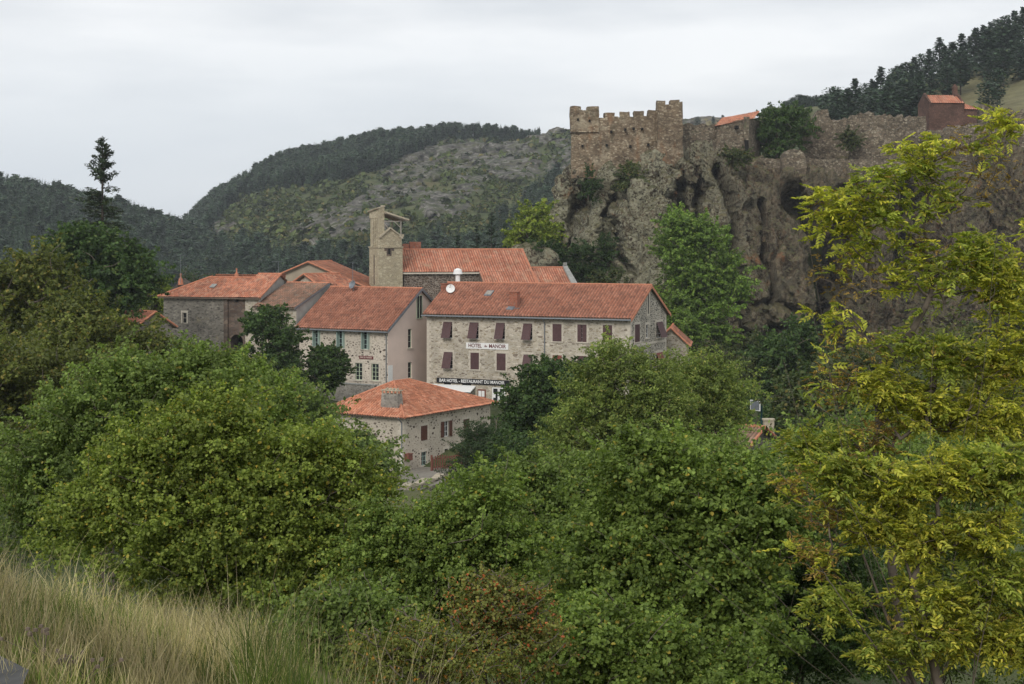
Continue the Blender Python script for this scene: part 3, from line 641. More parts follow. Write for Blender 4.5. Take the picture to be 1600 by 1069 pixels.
# attic window in the gable
a = H.side(*u_(1295, 188)); p = MB(); bx(p, pl_side(21.8), a[0]-.16, a[1]-1.0, -.03, a[0]+.16, a[1]+1.0, .02); ao = build('attic_window', p, M['dark'], hotel)
p = MB()
for e in (-1, 1): bx(p, pl_side(21.8), a[0]+e*.27-.10, a[1]-1.05, -.05, a[0]+e*.27+.10, a[1]+1.05, .02)
bx(p, pl_side(21.8), a[0]-.4, a[1]+1.052, -.05, a[0]+.4, a[1]+1.27, .02); bx(p, pl_side(21.8), a[0]-.4, a[1]-1.2, -.07, a[0]+.4, a[1]-1.06, .02); build('surround', p, M['surround'], ao)
# corner stones, floor band on the gable
p = MB(); n = int(ze/.32)
for k in range(n):
    w = .5 if k % 2 else .3; z = k*.32
    p.box(21.8-w, -.018, z+.006, 21.815, .02, z+.314); p.box(21.79, .022, z+.006, 21.818, .8-w, z+.314)
    p.box(21.79, HW-w, z+.006, 21.818, HW-.002, z+.314)
    p.box(-.015, -.018, z+.006, w, .02, z+.314)
build('corner_stones', p, M['surround'], hotel)
p = MB()
for zz in (3.35, 6.15): p.box(21.8, .82, zz, 21.822, HW-.55, zz+.22)
build('string_course', p, M['surround'], hotel)
# rafter ends, gutters, rake boards
p = MB(); m1 = (hr-ze)/(HW/2)
for k in range(38):
    x = .15+k*21.5/37; p.hexa([(x-.05,-.5,ze-.5*m1-.19),(x+.05,-.5,ze-.5*m1-.19),(x+.05,-.003,ze-.19),(x-.05,-.003,ze-.19)], [(x-.05,-.5,ze-.5*m1-.04),(x+.05,-.5,ze-.5*m1-.04),(x+.05,-.003,ze-.04),(x-.05,-.003,ze-.04)])
build('rafter_ends', p, M['wood'], hro)
p = MB(); gzz = ze-.55*m1-.02; p.tube((-.3,-.66,gzz), (22.1,-.66,gzz), .07, .07, 8); gu = build('gutter', p, M['zinc'], hotel)
dp = H.front(*u_(735, 300))[0]; p = MB(); p.tube((dp,-.60,gzz), (dp,-.09,gzz-.5), .05); p.tube((dp,-.09,gzz-.5), (dp,-.09,0), .05); build('downpipe', p, M['zinc'], gu)
p = MB()
for sg in (-1, 1):
    y0_ = -.55 if sg < 0 else HW+.55
    p.hexa([(22.10,y0_,ze-.55*m1-.16),(22.15,y0_,ze-.55*m1-.16),(22.15,HW/2,hr-.16),(22.10,HW/2,hr-.16)], [(22.10,y0_,ze-.55*m1+.12),(22.15,y0_,ze-.55*m1+.12),(22.15,HW/2,hr+.12),(22.10,HW/2,hr+.12)])
build('rake_board', p, M['ridge'], hro)
# name board
q = spec(H, 'front', 0, *u_(308, 404), *u_(537, 437)); p = MB(); bx(p, pl_front, q[0], q[1], -.05, q[2], q[3], .0); sb = build('name_board', p, M['white'], hotel)
cxm = (q[0]+q[2])/2; hh = q[3]-q[1]; czz = (q[1]+q[3])/2
wb = q[2]-q[0]
text('HOTEL', hh*.86, M['letters_red'], sb, (q[0]+wb*.215, -.062, czz), RF, .01, .008, xs=.92)
text('du', hh*.50, M['letters_red'], sb, (q[0]+wb*.47, -.062, czz), RF, .01, .006)
text('MANOIR', hh*.86, M['letters_red'], sb, (q[0]+wb*.745, -.062, czz), RF, .01, .008, xs=.92)
q = spec(H, 'front', 0, *u_(150, 599), *u_(543, 627)); p = MB(); bx(p, pl_front, q[0], q[1], -.14, q[2], q[3], .0); sb = build('fascia_board', p, M['black'], hotel)
text('BAR HOTEL - RESTAURANT DU MANOIR', (q[3]-q[1])*.86, M['white'], sb, (q[0]+(q[2]-q[0])*.49, -.152, (q[1]+q[3])/2), RF, .01, .006, fit=(q[2]-q[0])*.90)
# awning: housing, cloth and valance
q = spec(H, 'front', 0, *u_(100, 630), *u_(360, 668)); a0, c0, a1, c1 = q; p = MB()
p.hexa([(a0,-1.3,c1-.62),(a1,-1.3,c1-.62),(a1,0,c1-.08),(a0,0,c1-.08)], [(a0,-1.3,c1-.54),(a1,-1.3,c1-.54),(a1,0,c1),(a0,0,c1)]); aw = build('awning', p, M['white'], hotel)
p = MB(); p.box(a0,-1.34,c1-.95,a1,-1.302,c1-.545); build('valance', p, M['cloth_green'], aw)
p = MB()
for x in (a0+.1, a1-.1): p.beam((x,-1.25,c1-.66), (x,-.02,c1-.75), .04)
build('awning_arm', p, M['wood_grey'], aw)
q = spec(H, 'front', 0, *u_(376, 655), *u_(408, 700)); p = MB(); bx(p, pl_front, q[0]-.12, q[1]-.1, -.05, q[2]+.15, q[3], 0); mbd = build('menu_board', p, M['rust'], hotel)
p = MB(); bx(p, pl_front, q[0]-.02, q[1]+.1, -.06, q[0]+.3, q[3]-.15, -.052); bx(p, pl_front, q[2]-.3, q[1]+.1, -.06, q[2], q[3]-.15, -.052); build('menu_sheet', p, M['white'], mbd)
# things on the roof
def roofpt(fr, px, py, ze, m, lift=.1):
    best = None
    for y in np.linspace(-.5, 6, 260):
        a, c = fr.front(px, py, y); zz = ze+m*y+lift
        if best is None or abs(c-zz) < best[0]: best = (abs(c-zz), a, y, zz)
    return best[1:]
x, y, z = roofpt(H, *u_(563, 215), ze, m1); ch = chimney(hotel, x, y+.35, z-.3, z+1.55, .85, .6, 'brick')
p = MB(); p.box(x-.75, y-.25, z+.0, x+.7, y-.02, z+.05); p.hexa([(x-.55,y-.45,z-.12),(x+.2,y-.45,z-.12),(x+.2,y+.04,z+.14),(x-.55,y+.04,z+.14)], [(x-.55,y-.45,z-.07),(x+.2,y-.45,z-.07),(x+.2,y+.04,z+.19),(x-.55,y+.04,z+.19)]); build('flashing', p, M['zinc'], ch)
x, y, z = roofpt(H, *u_(432, 140), ze, m1); p = MB(); p.hexa([(x-.38,y-.4,z-.12),(x+.38,y-.4,z-.12),(x+.38,y+.4,z+.30),(x-.38,y+.4,z+.30)], [(x-.38,y-.4,z-.02),(x+.38,y-.4,z-.02),(x+.38,y+.4,z+.40),(x-.38,y+.4,z+.40)]); so = build('skylight', p, M['zinc'], hro)
p = MB(); p.hexa([(x-.3,y-.3,z-.02),(x+.3,y-.3,z-.02),(x+.3,y+.3,z+.30),(x-.3,y+.3,z+.30)], [(x-.3,y-.3,z+.045),(x+.3,y-.3,z+.045),(x+.3,y+.3,z+.36),(x-.3,y+.3,z+.36)]); build('pane', p, M['wood_grey'], so)
a, c = H.front(*u_(190, 100), 3.6); chimney(hotel, a, 3.6+.2, ze+1.2, c+.3, .75, .6, 'brick')
a, c = H.front(*u_(262, 95), 5.4); o = chimney(hotel, a, 5.4, ze+2, c-.1, .75, .7, 'grey_stone')
p = MB(); p.tube((a,5.4,c-.02), (a,5.4,c+1.2), .24, .24, 10); p.tube((a,5.4,c+1.25), (a,5.4,c+1.7), .50, .40, 14); p.tube((a,5.4,c+1.7), (a,5.4,c+1.85), .40, .12, 14); build('ventilation_cowl', p, M['white'], o)
def dish(rt, x, y, z, r, mat, az, name='satellite_dish'):
    p = MB(); dv = Vector((math.sin(az), -math.cos(az), .35)).normalized(); a = dv.cross(Vector((0,0,1))).normalized(); b = a.cross(dv); c = Vector((x, y, z))
    vs = [c-dv*r*.28]; fs = []; n = 18
    for k in (1, 2, 3):
        rr = r*k/3; dd = -r*.28*(1-(k/3)**2)
        for i in range(n): t = 2*math.pi*i/n; vs.append(c+dv*dd+a*rr*math.cos(t)+b*rr*math.sin(t))
    for i in range(n):
        j = (i+1) % n; fs.append((0, 1+i, 1+j)); fs.append((1+i, 1+n+i, 1+n+j, 1+j)); fs.append((1+n+i, 1+2*n+i, 1+2*n+j, 1+n+j))
    p.add(vs, fs); o = build(name, p, M[mat], rt); o.modifiers.new('thick', 'SOLIDIFY').thickness = .03
    q = MB(); q.beam(c-b*r*-.9, c+dv*r*.9, .03); q.tube(c+dv*r*.86, c+dv*r*1.02, .05, .05); build('feed_arm', q, M['wood_grey'], o)
    q = MB(); q.tube(c-dv*.2-Vector((0,0,.1)), c-dv*.25-Vector((0,0,1.2)), .035); build('mast', q, M['zinc'], o)
a, c = H.front(*u_(222, 108), 3.0); dish(hotel, a, 3.0, c, .46, 'white', .35)

# ---- pink house with the shallow side
Pk = Fr(606, 152, -14.25, -32, 11.3); PW = 10.9
ze = wz(513, 152)+14.25-.05; pr = ze+3.75
def p_(zx, zy): return (200+zx/3.341, 300+zy/3.341)
pf = [(spec(Pk, 'front', 0, *p_(a, b), *p_(c, d)), k) for (a, b, c, d, k) in [(973,715,1003,808,'up'),(1098,717,1131,815,'up'),(1227,720,1261,822,'up'),(1186,893,1223,982,'lo'),(1271,897,1309,985,'lo')]]
ps = [(spec(Pk, 'side', 0, *p_(a, b), *p_(c, d)), k) for (a, b, c, d, k) in [(1462,715,1482,815,'s'),(1462,888,1482,972,'s'),(1509,565,1532,640,'s')]]
ps2 = [q for q in ps if q[0][3] < ze]
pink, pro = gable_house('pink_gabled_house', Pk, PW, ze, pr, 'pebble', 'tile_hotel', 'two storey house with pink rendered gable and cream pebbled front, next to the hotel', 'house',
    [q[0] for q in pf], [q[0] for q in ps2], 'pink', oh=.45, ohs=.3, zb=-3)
for q, k in pf:
    if k == 'up':
        window(pink, pl_front, *q, frame='bluegreen', bars=(1, 3), quoin=True, sw=.2)
        for (xa, xb) in ((q[0]-.02, q[0]+.16), (q[2]-.16, q[2]+.02)):
            s = MB(); bx(s, pl_front, xa, q[1]+.02, -.32, xa+.04, q[3]-.02, .09) if xa < q[0] else bx(s, pl_front, xb-.04, q[1]+.02, -.32, xb, q[3]-.02, .09); build('shutter', s, M['bluegreen'], pink)
    else: window(pink, pl_front, *q, frame='palegreen', bars=(1, 3), quoin=False, sw=.24)
for q, k in ps2: window(pink, pl_side(11.3), *q, frame='palegreen', bars=(0, 2), surround=None)
a = Pk.side(*p_(1520, 600)); p = MB(); bx(p, pl_side(11.3), a[0]-.45, a[1]-1.15, -.03, a[0]+.45, a[1]+1.15, .03); o = build('upper_window', p, M['glass'], pink)
p = MB()
for q in ((-.5,-1.2,-.43,1.2), (.43,-1.2,.5,1.2), (-.43,1.13,.43,1.2), (-.43,-1.2,.43,-1.13), (-.03,-1.13,.03,1.13)): bx(p, pl_side(11.3), a[0]+q[0], a[1]+q[1], -.06, a[0]+q[2], a[1]+q[3], .03)
build('window_frame', p, M['palegreen'], o)
q = spec(Pk, 'front', 0, *p_(1208, 857), *p_(1281, 873))
p = MB(); bx(p, pl_front, q[0], q[1], -.04, q[2], q[3], -.002); sg = build('name_board', p, M['letters_red'], pink)
text('BAR DU MANOIR', (q[3]-q[1])*.82, M['pink'], sg, ((q[0]+q[2])/2, -.05, (q[1]+q[3])/2), RF, .008, 0, xs=.74)
m1 = (pr-ze)/(PW/2); p = MB(); g0 = ze-.45*m1-.02; p.tube((-.3,-.56,g0), (11.6,-.56,g0), .065); gu = build('gutter', p, M['zinc'], pink)
xx = Pk.front(*p_(1350, 800))[0]; p = MB(); p.tube((xx,-.5,g0), (xx,-.08,g0-.4), .045); p.tube((xx,-.08,g0-.4), (xx,-.08,0), .045); build('downpipe', p, M['zinc'], gu)
p = MB()
for k in range(2):
    ya = -.45 if k == 0 else PW+.45
    p.hexa([(11.6,ya,ze-.45*m1-.14),(11.66,ya,ze-.45*m1-.14),(11.66,PW/2,pr-.14),(11.6,PW/2,pr-.14)], [(11.6,ya,ze-.45*m1+.16),(11.66,ya,ze-.45*m1+.16),(11.66,PW/2,pr+.16),(11.6,PW/2,pr+.16)])
build('rake_board', p, M['zinc'], pro)
q = spec(Pk, 'front', 0, *p_(1100, 966), *p_(1135, 1032)); p = MB(); bx(p, pl_front, q[0], 0.1, -.05, q[2], q[3], -.003); build('door', p, M['palegreen'], pink)
q = spec(Pk, 'side', 0, *p_(1357, 905), *p_(1381, 1000)); p = MB(); bx(p, pl_side(11.3), q[0], q[1], -.02, q[2], q[3], -.002); build('door', p, M['white'], pink)
a, c = Pk.front(*p_(1170, 483), 4.5); dish(pink, a, 4.5, c, .46, 'zinc', -.2)
a, c = Pk.front(*p_(1173, 470), 5.6); c2 = Pk.front(*p_(1173, 365), 5.6)[1]
p = MB(); p.tube((a,5.6,c-.6), (a,5.6,c2), .03, .02, 6); p.beam((a-.5,5.6,c2-.1), (a+.5,5.6,c2-.1), .02)
for k in range(5): p.beam((a-.4+k*.2,5.3,c2-.1), (a-.4+k*.2,5.9,c2-.1), .015)
build('antenna', p, M['zinc'], pro)
# half-hip of the pink roof turned towards the lane
# ---- terrace wall before the pink house
p = MB(); p.box(3.0,-2.6,-3,11.6,-2.2,.35); o = build('terrace_wall', p, M['grey_stone']); o.location = Pk.loc; o.rotation_euler = (0, 0, Pk.r); tag(o, 'low grey stone terrace wall below the pebbled house front', 'wall')
p = MB(); p.box(2.9,-2.65,.352,11.7,-2.15,.45); build('coping', p, M['greycoping'], o)

# ---- nearest house, hipped roof
Nr = Fr(630, 130, -19.4, -32, 8.3); NW = 13.6
ze = wz(650, 130)+19.4-.02; zr = ze+2.35; rt = root('hip_roofed_house', Nr.loc, Nr.r, 'two storey pebbled stone house with a bright orange hipped roof below the hotel', 'house'); near = rt
def n_(zx, zy): return (480+zx/4.453, 560+zy/4.453)
so = [(spec(Nr, 'side', 0, *n_(790,468), *n_(835,570)), 'closed'), (spec(Nr, 'side', 0, *n_(950,436), *n_(984,545)), 'open'), (spec(Nr, 'side', 0, *n_(1087,422), *n_(1127,520)), 'closed'),
      (spec(Nr, 'side', 0, *n_(793,650), *n_(831,745)), 'plain'), (spec(Nr, 'side', 0, *n_(955,630), *n_(978,682)), 'small')]
mb = MB(); wall(mb, 8.3, -4, ze, [], pl_front); wall(mb, NW, -4, ze, [q[0] for q in so], pl_side(8.3)); mb.quad((0,0,-4),(0,0,ze),(0,NW,ze),(0,NW,-4)); mb.quad((0,NW,-4),(0,NW,ze),(8.3,NW,ze),(8.3,NW,-4)); build('wall', mb, M['pebble_low'], rt)
for q, k in so:
    if k == 'plain': window(rt, pl_side(8.3), *q, frame='bluegreen', bars=(1, 2), quoin=False, sill=True, sw=.2)
    elif k == 'small': window(rt, pl_side(8.3), *q, frame='wood', bars=(0, 0), quoin=False, sill=False)
    else: window(rt, pl_side(8.3), *q, frame='white', bars=(1, 2), shut=k, smat='shutter_wood', quoin=False, sill=False, sw=.2)
oh = .55; lift = .1; A = (-oh, -oh); Lx = 8.3+2*oh; Ly = NW+2*oh; ry1 = 4.15; ry2 = 6.6; xm_ = 4.15
def hipgrid(p0, p1, r0, r1, sd):
    p0 = np.array(p0, float); p1 = np.array(p1, float); r0 = np.array(r0, float); r1 = np.array(r1, float)
    U = p1-p0; Lu = np.linalg.norm(U); U /= Lu; t = r0-p0; Vv = t-U*np.dot(t, U); Lv = np.linalg.norm(Vv); Vv /= Lv
    a = np.dot(r0-p0, U); b = np.dot(r1-p0, U)
    return roof_grid(p0, U, Vv, Lu, Lv, lambda y: a*min(y/Lv, 1), lambda y: Lu+(b-Lu)*min(y/Lv, 1), .27, .40, .065, .055, sd)
z0_ = ze-.12; c = [(-oh,-oh,z0_),(8.3+oh,-oh,z0_),(8.3+oh,NW+oh,z0_),(-oh,NW+oh,z0_)]; r0 = (xm_, ry1+.15, zr); r1 = (xm_, ry2, zr)
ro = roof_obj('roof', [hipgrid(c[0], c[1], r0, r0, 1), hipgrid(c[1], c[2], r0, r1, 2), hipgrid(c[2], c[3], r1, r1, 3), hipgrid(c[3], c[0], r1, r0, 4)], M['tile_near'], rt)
p = MB()
for (a_, b_) in ((c[0], r0), (c[1], r0), (c[2], r1), (c[3], r1), (r0, r1)): ridge_line(p, Vector(a_)+Vector((0,0,.07)), Vector(b_)+Vector((0,0,.08)), .11)
build('ridge_tiles', p, M['ridge'], ro)
p = MB(); p.box(-oh+.04, -oh+.04, ze-.16, 8.3+oh-.04, NW+oh-.04, ze-.10); build('eaves_board', p, M['wood'], ro)
m1 = (zr-z0_)/(ry1+oh+.15); x, y, z = roofpt(Nr, *n_(570, 345), z0_+m1*oh, m1, .05); w = 2.0
a0_ = Nr.front(*n_(507, 300), y)[0]; a1_ = Nr.front(*n_(640, 300), y)[0]; zt = Nr.front(*n_(570, 228), y)[1]
p = MB(); p.hexa([(a0_,y,z-.5),(a1_-.1,y,z-.5),(a1_-.1,y+.8,z-.5),(a0_,y+.8,z-.5)], [(a0_+.12,y+.06,zt-.25),(a1_-.22,y+.06,zt-.25),(a1_-.22,y+.74,zt-.25),(a0_+.12,y+.74,zt-.25)]); co = build('chimney', p, M['grey_stone'], rt)
p = MB(); n = 5
for k in range(n):
    xx = a0_+.16+(a1_-a0_-.46)*k/(n-1)
    for yy in (y+.10, y+.60): p.box(xx-.05, yy, zt-.248, xx+.05, yy+.1, zt)
p.box(a0_+.05, y+.02, zt+.002, a1_-.15, y+.78, zt+.08)
for k in range(4): p.tube((a0_+.3+k*.36, y+.4, zt+.07), (a0_+.3+k*.36+.26, y+.4, zt+.2), .09)
build('chimney_cap', p, M['slab'], co)
p = MB(); p.tube((8.25,-.62,z0_-.0), (8.2,-.1,z0_-.45), .05); p.tube((8.2,-.08,z0_-.45), (8.2,-.08,1.6), .05); build('downpipe', p, M['zinc'], rt)
p = MB(); p.tube((8.2,-.08,1.6), (8.2,-.08,-.5), .055); build('downpipe_foot', p, M['white'], rt)
p = MB(); n = int(ze/.45)
for k in range(n):
    w = .6 if k % 2 else .38; z = k*.45
    p.box(8.3-w, -.015, z+.01, 8.312, .02, z+.44); p.box(8.29, .022, z+.01, 8.315, 1.0-w, z+.44)
build('corner_stones', p, M['surround'], rt)

# ---- left group: gatehouse, mossy roofed house, gables behind
Ga = Fr(405, 162, -13.6, -20, 11.7); ze = wz(463, 162)+13.6
def roofgroup(): pass
rt = root('stone_gatehouse', Ga.loc, Ga.r, 'tall dark rubble house with arched gateway and stepped orange roof, far left of village', 'house')
W = 8.4; hA = 2.15; hL = 1.75; xs_ = Ga.front(*p_(530, 540))[0]
mb = MB(); wops = [spec(Ga, 'front', 0, *p_(284,630), *p_(306,686)), spec(Ga, 'front', 0, *p_(306,774), *p_(329,804)), spec(Ga, 'front', 0, *p_(559,549), *p_(577,579))]
ar = spec(Ga, 'front', 0, *p_(535, 742), *p_(605, 830)); zs_ = ar[3]-(ar[2]-ar[0])/2
xpil = Ga.front(*p_(520, 600))[0]; xbr = Ga.front(*p_(612, 600))[0]
ml = [o for o in wops if o[2] < xpil]
wall(mb, xpil, -3, ze, ml, pl_front); mb.quad((0,0,-3),(0,0,ze),(0,W/2,ze+hL),(0,W,ze),(0,W,-3)); mb.quad((0,W,-3),(11.7,W,-3),(11.7,W,ze),(0,W,ze)); build('wall', mb, M['gatehouse'], rt)
m3_ = MB(); m3_.quad((11.7,0,-3),(11.7,W,-3),(11.7,W,ze),(11.7,W/2,ze+hA),(11.7,0,ze)); build('gable_wall', m3_, M['paleside'], rt)
# bay with the arch
m2_ = MB(); m4_ = MB(); up = [wops[2]]
def arch_wall(mb, x0, x1, z0, z1, a0, a1, zs, ops, dep):
    n = 12; rr = (a1-a0)/2; cx_ = (a0+a1)/2; top = zs+rr+.15
    pts = [(cx_-rr*math.cos(math.pi*k/n), zs+rr*math.sin(math.pi*k/n)) for k in range(n+1)]
    mb.quad(pl_front(x0,z0,0), pl_front(a0,z0,0), pl_front(a0,top,0), pl_front(x0,top,0)); mb.quad(pl_front(a1,z0,0), pl_front(x1,z0,0), pl_front(x1,top,0), pl_front(a1,top,0))
    for k in range(n):
        (xa, za), (xb, zb_) = pts[k], pts[k+1]; mb.quad(pl_front(xa,za,0), pl_front(xb,zb_,0), pl_front(xb,top,0), pl_front(xa,top,0)); mb.quad(pl_front(xa,za,0), pl_front(xa,za,dep), pl_front(xb,zb_,dep), pl_front(xb,zb_,0))
    mb.quad(pl_front(a0,z0,0), pl_front(a0,zs,0), pl_front(a0,zs,dep), pl_front(a0,z0,dep)); mb.quad(pl_front(a1,z0,0), pl_front(a1,z0,dep), pl_front(a1,zs,dep), pl_front(a1,zs,0))
    pf = lambda a, c, d: (a+x0, d, c); wall(mb, x1-x0, top, z1, [(o[0]-x0, o[1], o[2]-x0, o[3]) for o in ops], pf)
arch_wall(m2_, xpil, xbr, -3, ze, ar[0], ar[2]-.1, zs_, up, 1.6); build('gateway_bay', m2_, M['browntuff'], rt)
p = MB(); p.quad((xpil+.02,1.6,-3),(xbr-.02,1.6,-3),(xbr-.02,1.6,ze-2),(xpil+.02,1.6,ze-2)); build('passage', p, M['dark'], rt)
m4_.quad((xbr,0,-3),(11.7,0,-3),(11.7,0,ze),(xbr,0,ze)); build('right_bay', m4_, M['hotel'], rt)
p = MB(); p.box(xpil-.35, -.22, -3, xpil+.12, -.002, ze-.25); build('buttress', p, M['browntuff'], rt)
n = 9; rr = (ar[2]-.1-ar[0])/2; cxx = (ar[0]+ar[2]-.1)/2; p = MB()
for k in range(n):
    t0 = math.pi*(k+.04)/n; t1 = math.pi*(k+.96)/n; P_ = lambda t, q: (cxx-q*math.cos(t), zs_+q*math.sin(t))
    b4 = [P_(t0, rr), P_(t1, rr), P_(t1, rr+.3), P_(t0, rr+.3)]; p.hexa([(x, -.03, z) for x, z in b4], [(x, .02, z) for x, z in b4])
build('arch_stones', p, M['browntuff'], rt)
for k, o in enumerate(wops):
    if k == 0:
        window(rt, pl_front, *o, frame='surround', bars=(0, 1), quoin=False, sill=False, sw=.14, surround='surround', pane='dark')
    else: window(rt, pl_front, *o, frame='wood', bars=(0, 1), quoin=False, sill=False, surround=None, pane='dark')
m_ = hA/(W/2); oh = .45
sL = math.hypot((hL/m_)+oh, hL+m_*oh); hipd = hL/m_
g = [roof_grid((xs_, -oh, ze-m_*oh+.1), (1,0,0), (0,1,m_), 11.7-xs_+.3, math.hypot(W/2+oh, hA+m_*oh), lambda y: min(.9*y/4.6*1.1, 1.2), lambda y: 99, .25, .36, .04, .03, 7),
     roof_grid((-.5, -oh, ze-m_*oh+.06), (1,0,0), (0,1,m_), xs_+1.9, sL, lambda y: y*.86, lambda y: xs_+1.6, .25, .36, .04, .03, 8),
     roof_grid((-.5, W+oh, ze-m_*oh+.1), (1,0,0), (0,-1,m_), 12.5, math.hypot(W/2+oh, hL+m_*oh), lambda y: y*.86, lambda y: 99, .25, .36, .04, .03, 9),
     roof_grid((-.5, W+oh, ze-m_*oh+.1), (0,-1,0), (1,0,m_*1.05), W+2*oh, 4.7, lambda y: y, lambda y: W+2*oh-y, .25, .36, .04, .03, 10)]
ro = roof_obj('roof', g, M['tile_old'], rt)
p = MB(); ridge_line(p, (xs_+1.1, W/2, ze+hA+.14), (12.0, W/2, ze+hA+.14)); ridge_line(p, (3.6, hipd, ze+hL+.14), (xs_+1.2, hipd, ze+hL+.14)); ridge_line(p, (-.5,-oh,ze-m_*oh+.12), (3.6, hipd, ze+hL+.14)); ridge_line(p, (12.02,-oh,ze-m_*oh+.12), (12.02, W/2, ze+hA+.14)); build('ridge_tiles', p, M['ridge'], ro)
for (px_, py_, yy) in ((275, 452, hipd-.3), (567, 425, W/2)):
    a, c = Ga.front(*p_(px_, py_), yy); p = MB(); p.tube((a,yy,c-.7), (a,yy,c+.0), .32, .2, 10); p.tube((a,yy,c), (a,yy,c+.35), .12, .05, 8); p.tube((a,yy,c+.33), (a,yy,c+.55), .09, .09, 8); build('finial', p, M['ridge'], ro)
p = MB(); p.box(-.4, -oh-.03, ze-m_*oh-.10, 12.0, -oh+.3, ze-m_*oh+.03); build('eaves_board', p, M['wood'], ro)
x, y, z = roofpt(Ga, *p_(445, 494), ze, m_); p = MB(); p.hexa([(x-.3,y-.3,z-.10),(x+.3,y-.3,z-.10),(x+.3,y+.3,z+.20),(x-.3,y+.3,z+.20)], [(x-.3,y-.3,z-.0),(x+.3,y-.3,z-.0),(x+.3,y+.3,z+.30),(x-.3,y+.3,z+.30)]); build('skylight', p, M['greycoping'], ro)

Bb = Fr(463, 158.8, -14.0, -32, 5.6); ze = wz(480, 158.8)+14
bs = [spec(Bb, 'front', 0, *p_(743,632), *p_(765,680))]
bh, bro = gable_house('mossy_roofed_house', Bb, 10.6, ze, ze+2.25, 'hotel', 'tile_brown', 'narrow stone house with a mossy brown roof between the gatehouse and the pebbled front', 'house', bs, [], 'paleside', oh=.4, ohs=.12, amp=.05)
window(bh, pl_front, *bs[0], frame='wood', bars=(0, 1), sill=True)
p = MB(); m1 = 2.25/5.3
p.hexa([(5.72,-.4,ze-.4*m1-.1),(5.78,-.4,ze-.4*m1-.1),(5.78,5.3,ze+2.15),(5.72,5.3,ze+2.15)], [(5.72,-.4,ze-.4*m1+.14),(5.78,-.4,ze-.4*m1+.14),(5.78,5.3,ze+2.39),(5.72,5.3,ze+2.39)]); build('rake_board', p, M['zinc'], bro)
a, c = Bb.front(*p_(802, 430), 5.8); c2 = Bb.front(*p_(802, 460), 5.8)[1]; chimney(bh, a, 5.8, ze+1.5, c2, .8, .6, 'grey_stone', 0); chimney(bh, a, 5.8, c2+.1, c, .7, .5, 'brick', 0, name='chimney_top')

def gable_front_house(name, cx, apy, lpx, lpy, Y, depth, rot, zg, wallm, roofm, label, ohf=.35, thick=.09, right=None):
    """gable turned to us: apex at (cx, apy), left foot of the slope at (lpx, lpy)"""
    hw = (cx-lpx)*Y/F; za = wz(apy, Y)-zg; ze_ = wz(lpy, Y)-zg; hwr = hw if right is None else right; m_ = (za-ze_)/hw
    rt = root(name, (wx(cx, Y), Y, zg), R(rot), label, 'house')
    mb = MB(); zr_ = za-m_*hwr; mb.quad((-hw,0,-3),(hwr,0,-3),(hwr,0,zr_),(0,0,za),(-hw,0,ze_)); mb.quad((hwr,0,-3),(hwr,depth,-3),(hwr,depth,zr_),(hwr,0,zr_)); mb.quad((-hw,0,-3),(-hw,0,ze_),(-hw,depth,ze_),(-hw,depth,-3)); mb.quad((-hw,depth,-3),(-hw,depth,ze_),(0,depth,za),(hwr,depth,zr_),(hwr,depth,-3)); build('wall', mb, M[wallm], rt)
    oh = .35; g = []
    for sg, h_ in ((-1, hw), (1, hwr)):
        s = math.hypot(h_+oh, m_*(h_+oh)); g.append(roof_grid((sg*(h_+oh), -ohf, za-m_*(h_+oh)+.1), (0,1,0), (-sg*1, 0, m_), depth+2*ohf, s, lambda y: 0, lambda y: depth+2*ohf, .25, .36, .045, .03, 12))
    ro = roof_obj('roof', g, M[roofm], rt)
    p = MB()
    for sg, h_ in ((-1, hw), (1, hwr)):
        x1 = sg*(h_+oh); z1 = za-m_*(h_+oh); p.hexa([(x1,-ohf,z1-.05),(x1,depth,z1-.05),(0,depth,za-.05),(0,-ohf,za-.05)], [(x1,-ohf,z1+.085),(x1,depth,z1+.085),(0,depth,za+.085),(0,-ohf,za+.085)])
    build('roof_boards', p, M['wood'], ro)
    p = MB(); ridge_line(p, (0,-ohf,za+.14), (0,depth+ohf,za+.14)); ridge_line(p, (-hw-oh,-ohf,ze_-m_*oh+.12), (0,-ohf,za+.14), .1); ridge_line(p, (hwr+oh,-ohf,zr_-m_*oh+.12), (0,-ohf,za+.14), .1); build('ridge_tiles', p, M['ridge'], ro)
    return rt
gable_front_house('beige_gabled_barn', 482, 411, 392, 449, 182, 12, -6, -13.6, 'beigerender', 'tile_old', 'wide beige rendered gable with orange tiled edges behind the mossy roofed house')
dh = gable_front_house('small_gabled_house', 478, 430, 447, 446, 172, 5, -38, -13.6, 'hotel', 'tile_old', 'small stone gable with an orange roof in front of the wide beige gable', right=3.2)
p = MB(); p.box(-.12, -.03, wz(441,172)+13.4, .12, .01, wz(441,172)+13.6); build('vent_hole', p, M['dark'], dh)
lp = wp(519, 452, 166); p = MB(); p.box(-.5,-.4,-2.5,.5,.4,.55); ct = link('roof_chimney', p.mesh('roof_chimney'), M['brick']); ct.location = tuple(lp); tag(ct, 'short orange brick chimney standing behind the ridge of the pebbled front', 'chimney')
gable_front_house('garden_shed_left', 240, 489, 217, 503, 150, 8, 48, -14.3, 'gatehouse', 'tile_hotel', 'small low outbuilding with an orange roof left of the gatehouse', right=2.2).name = 'outbuilding'
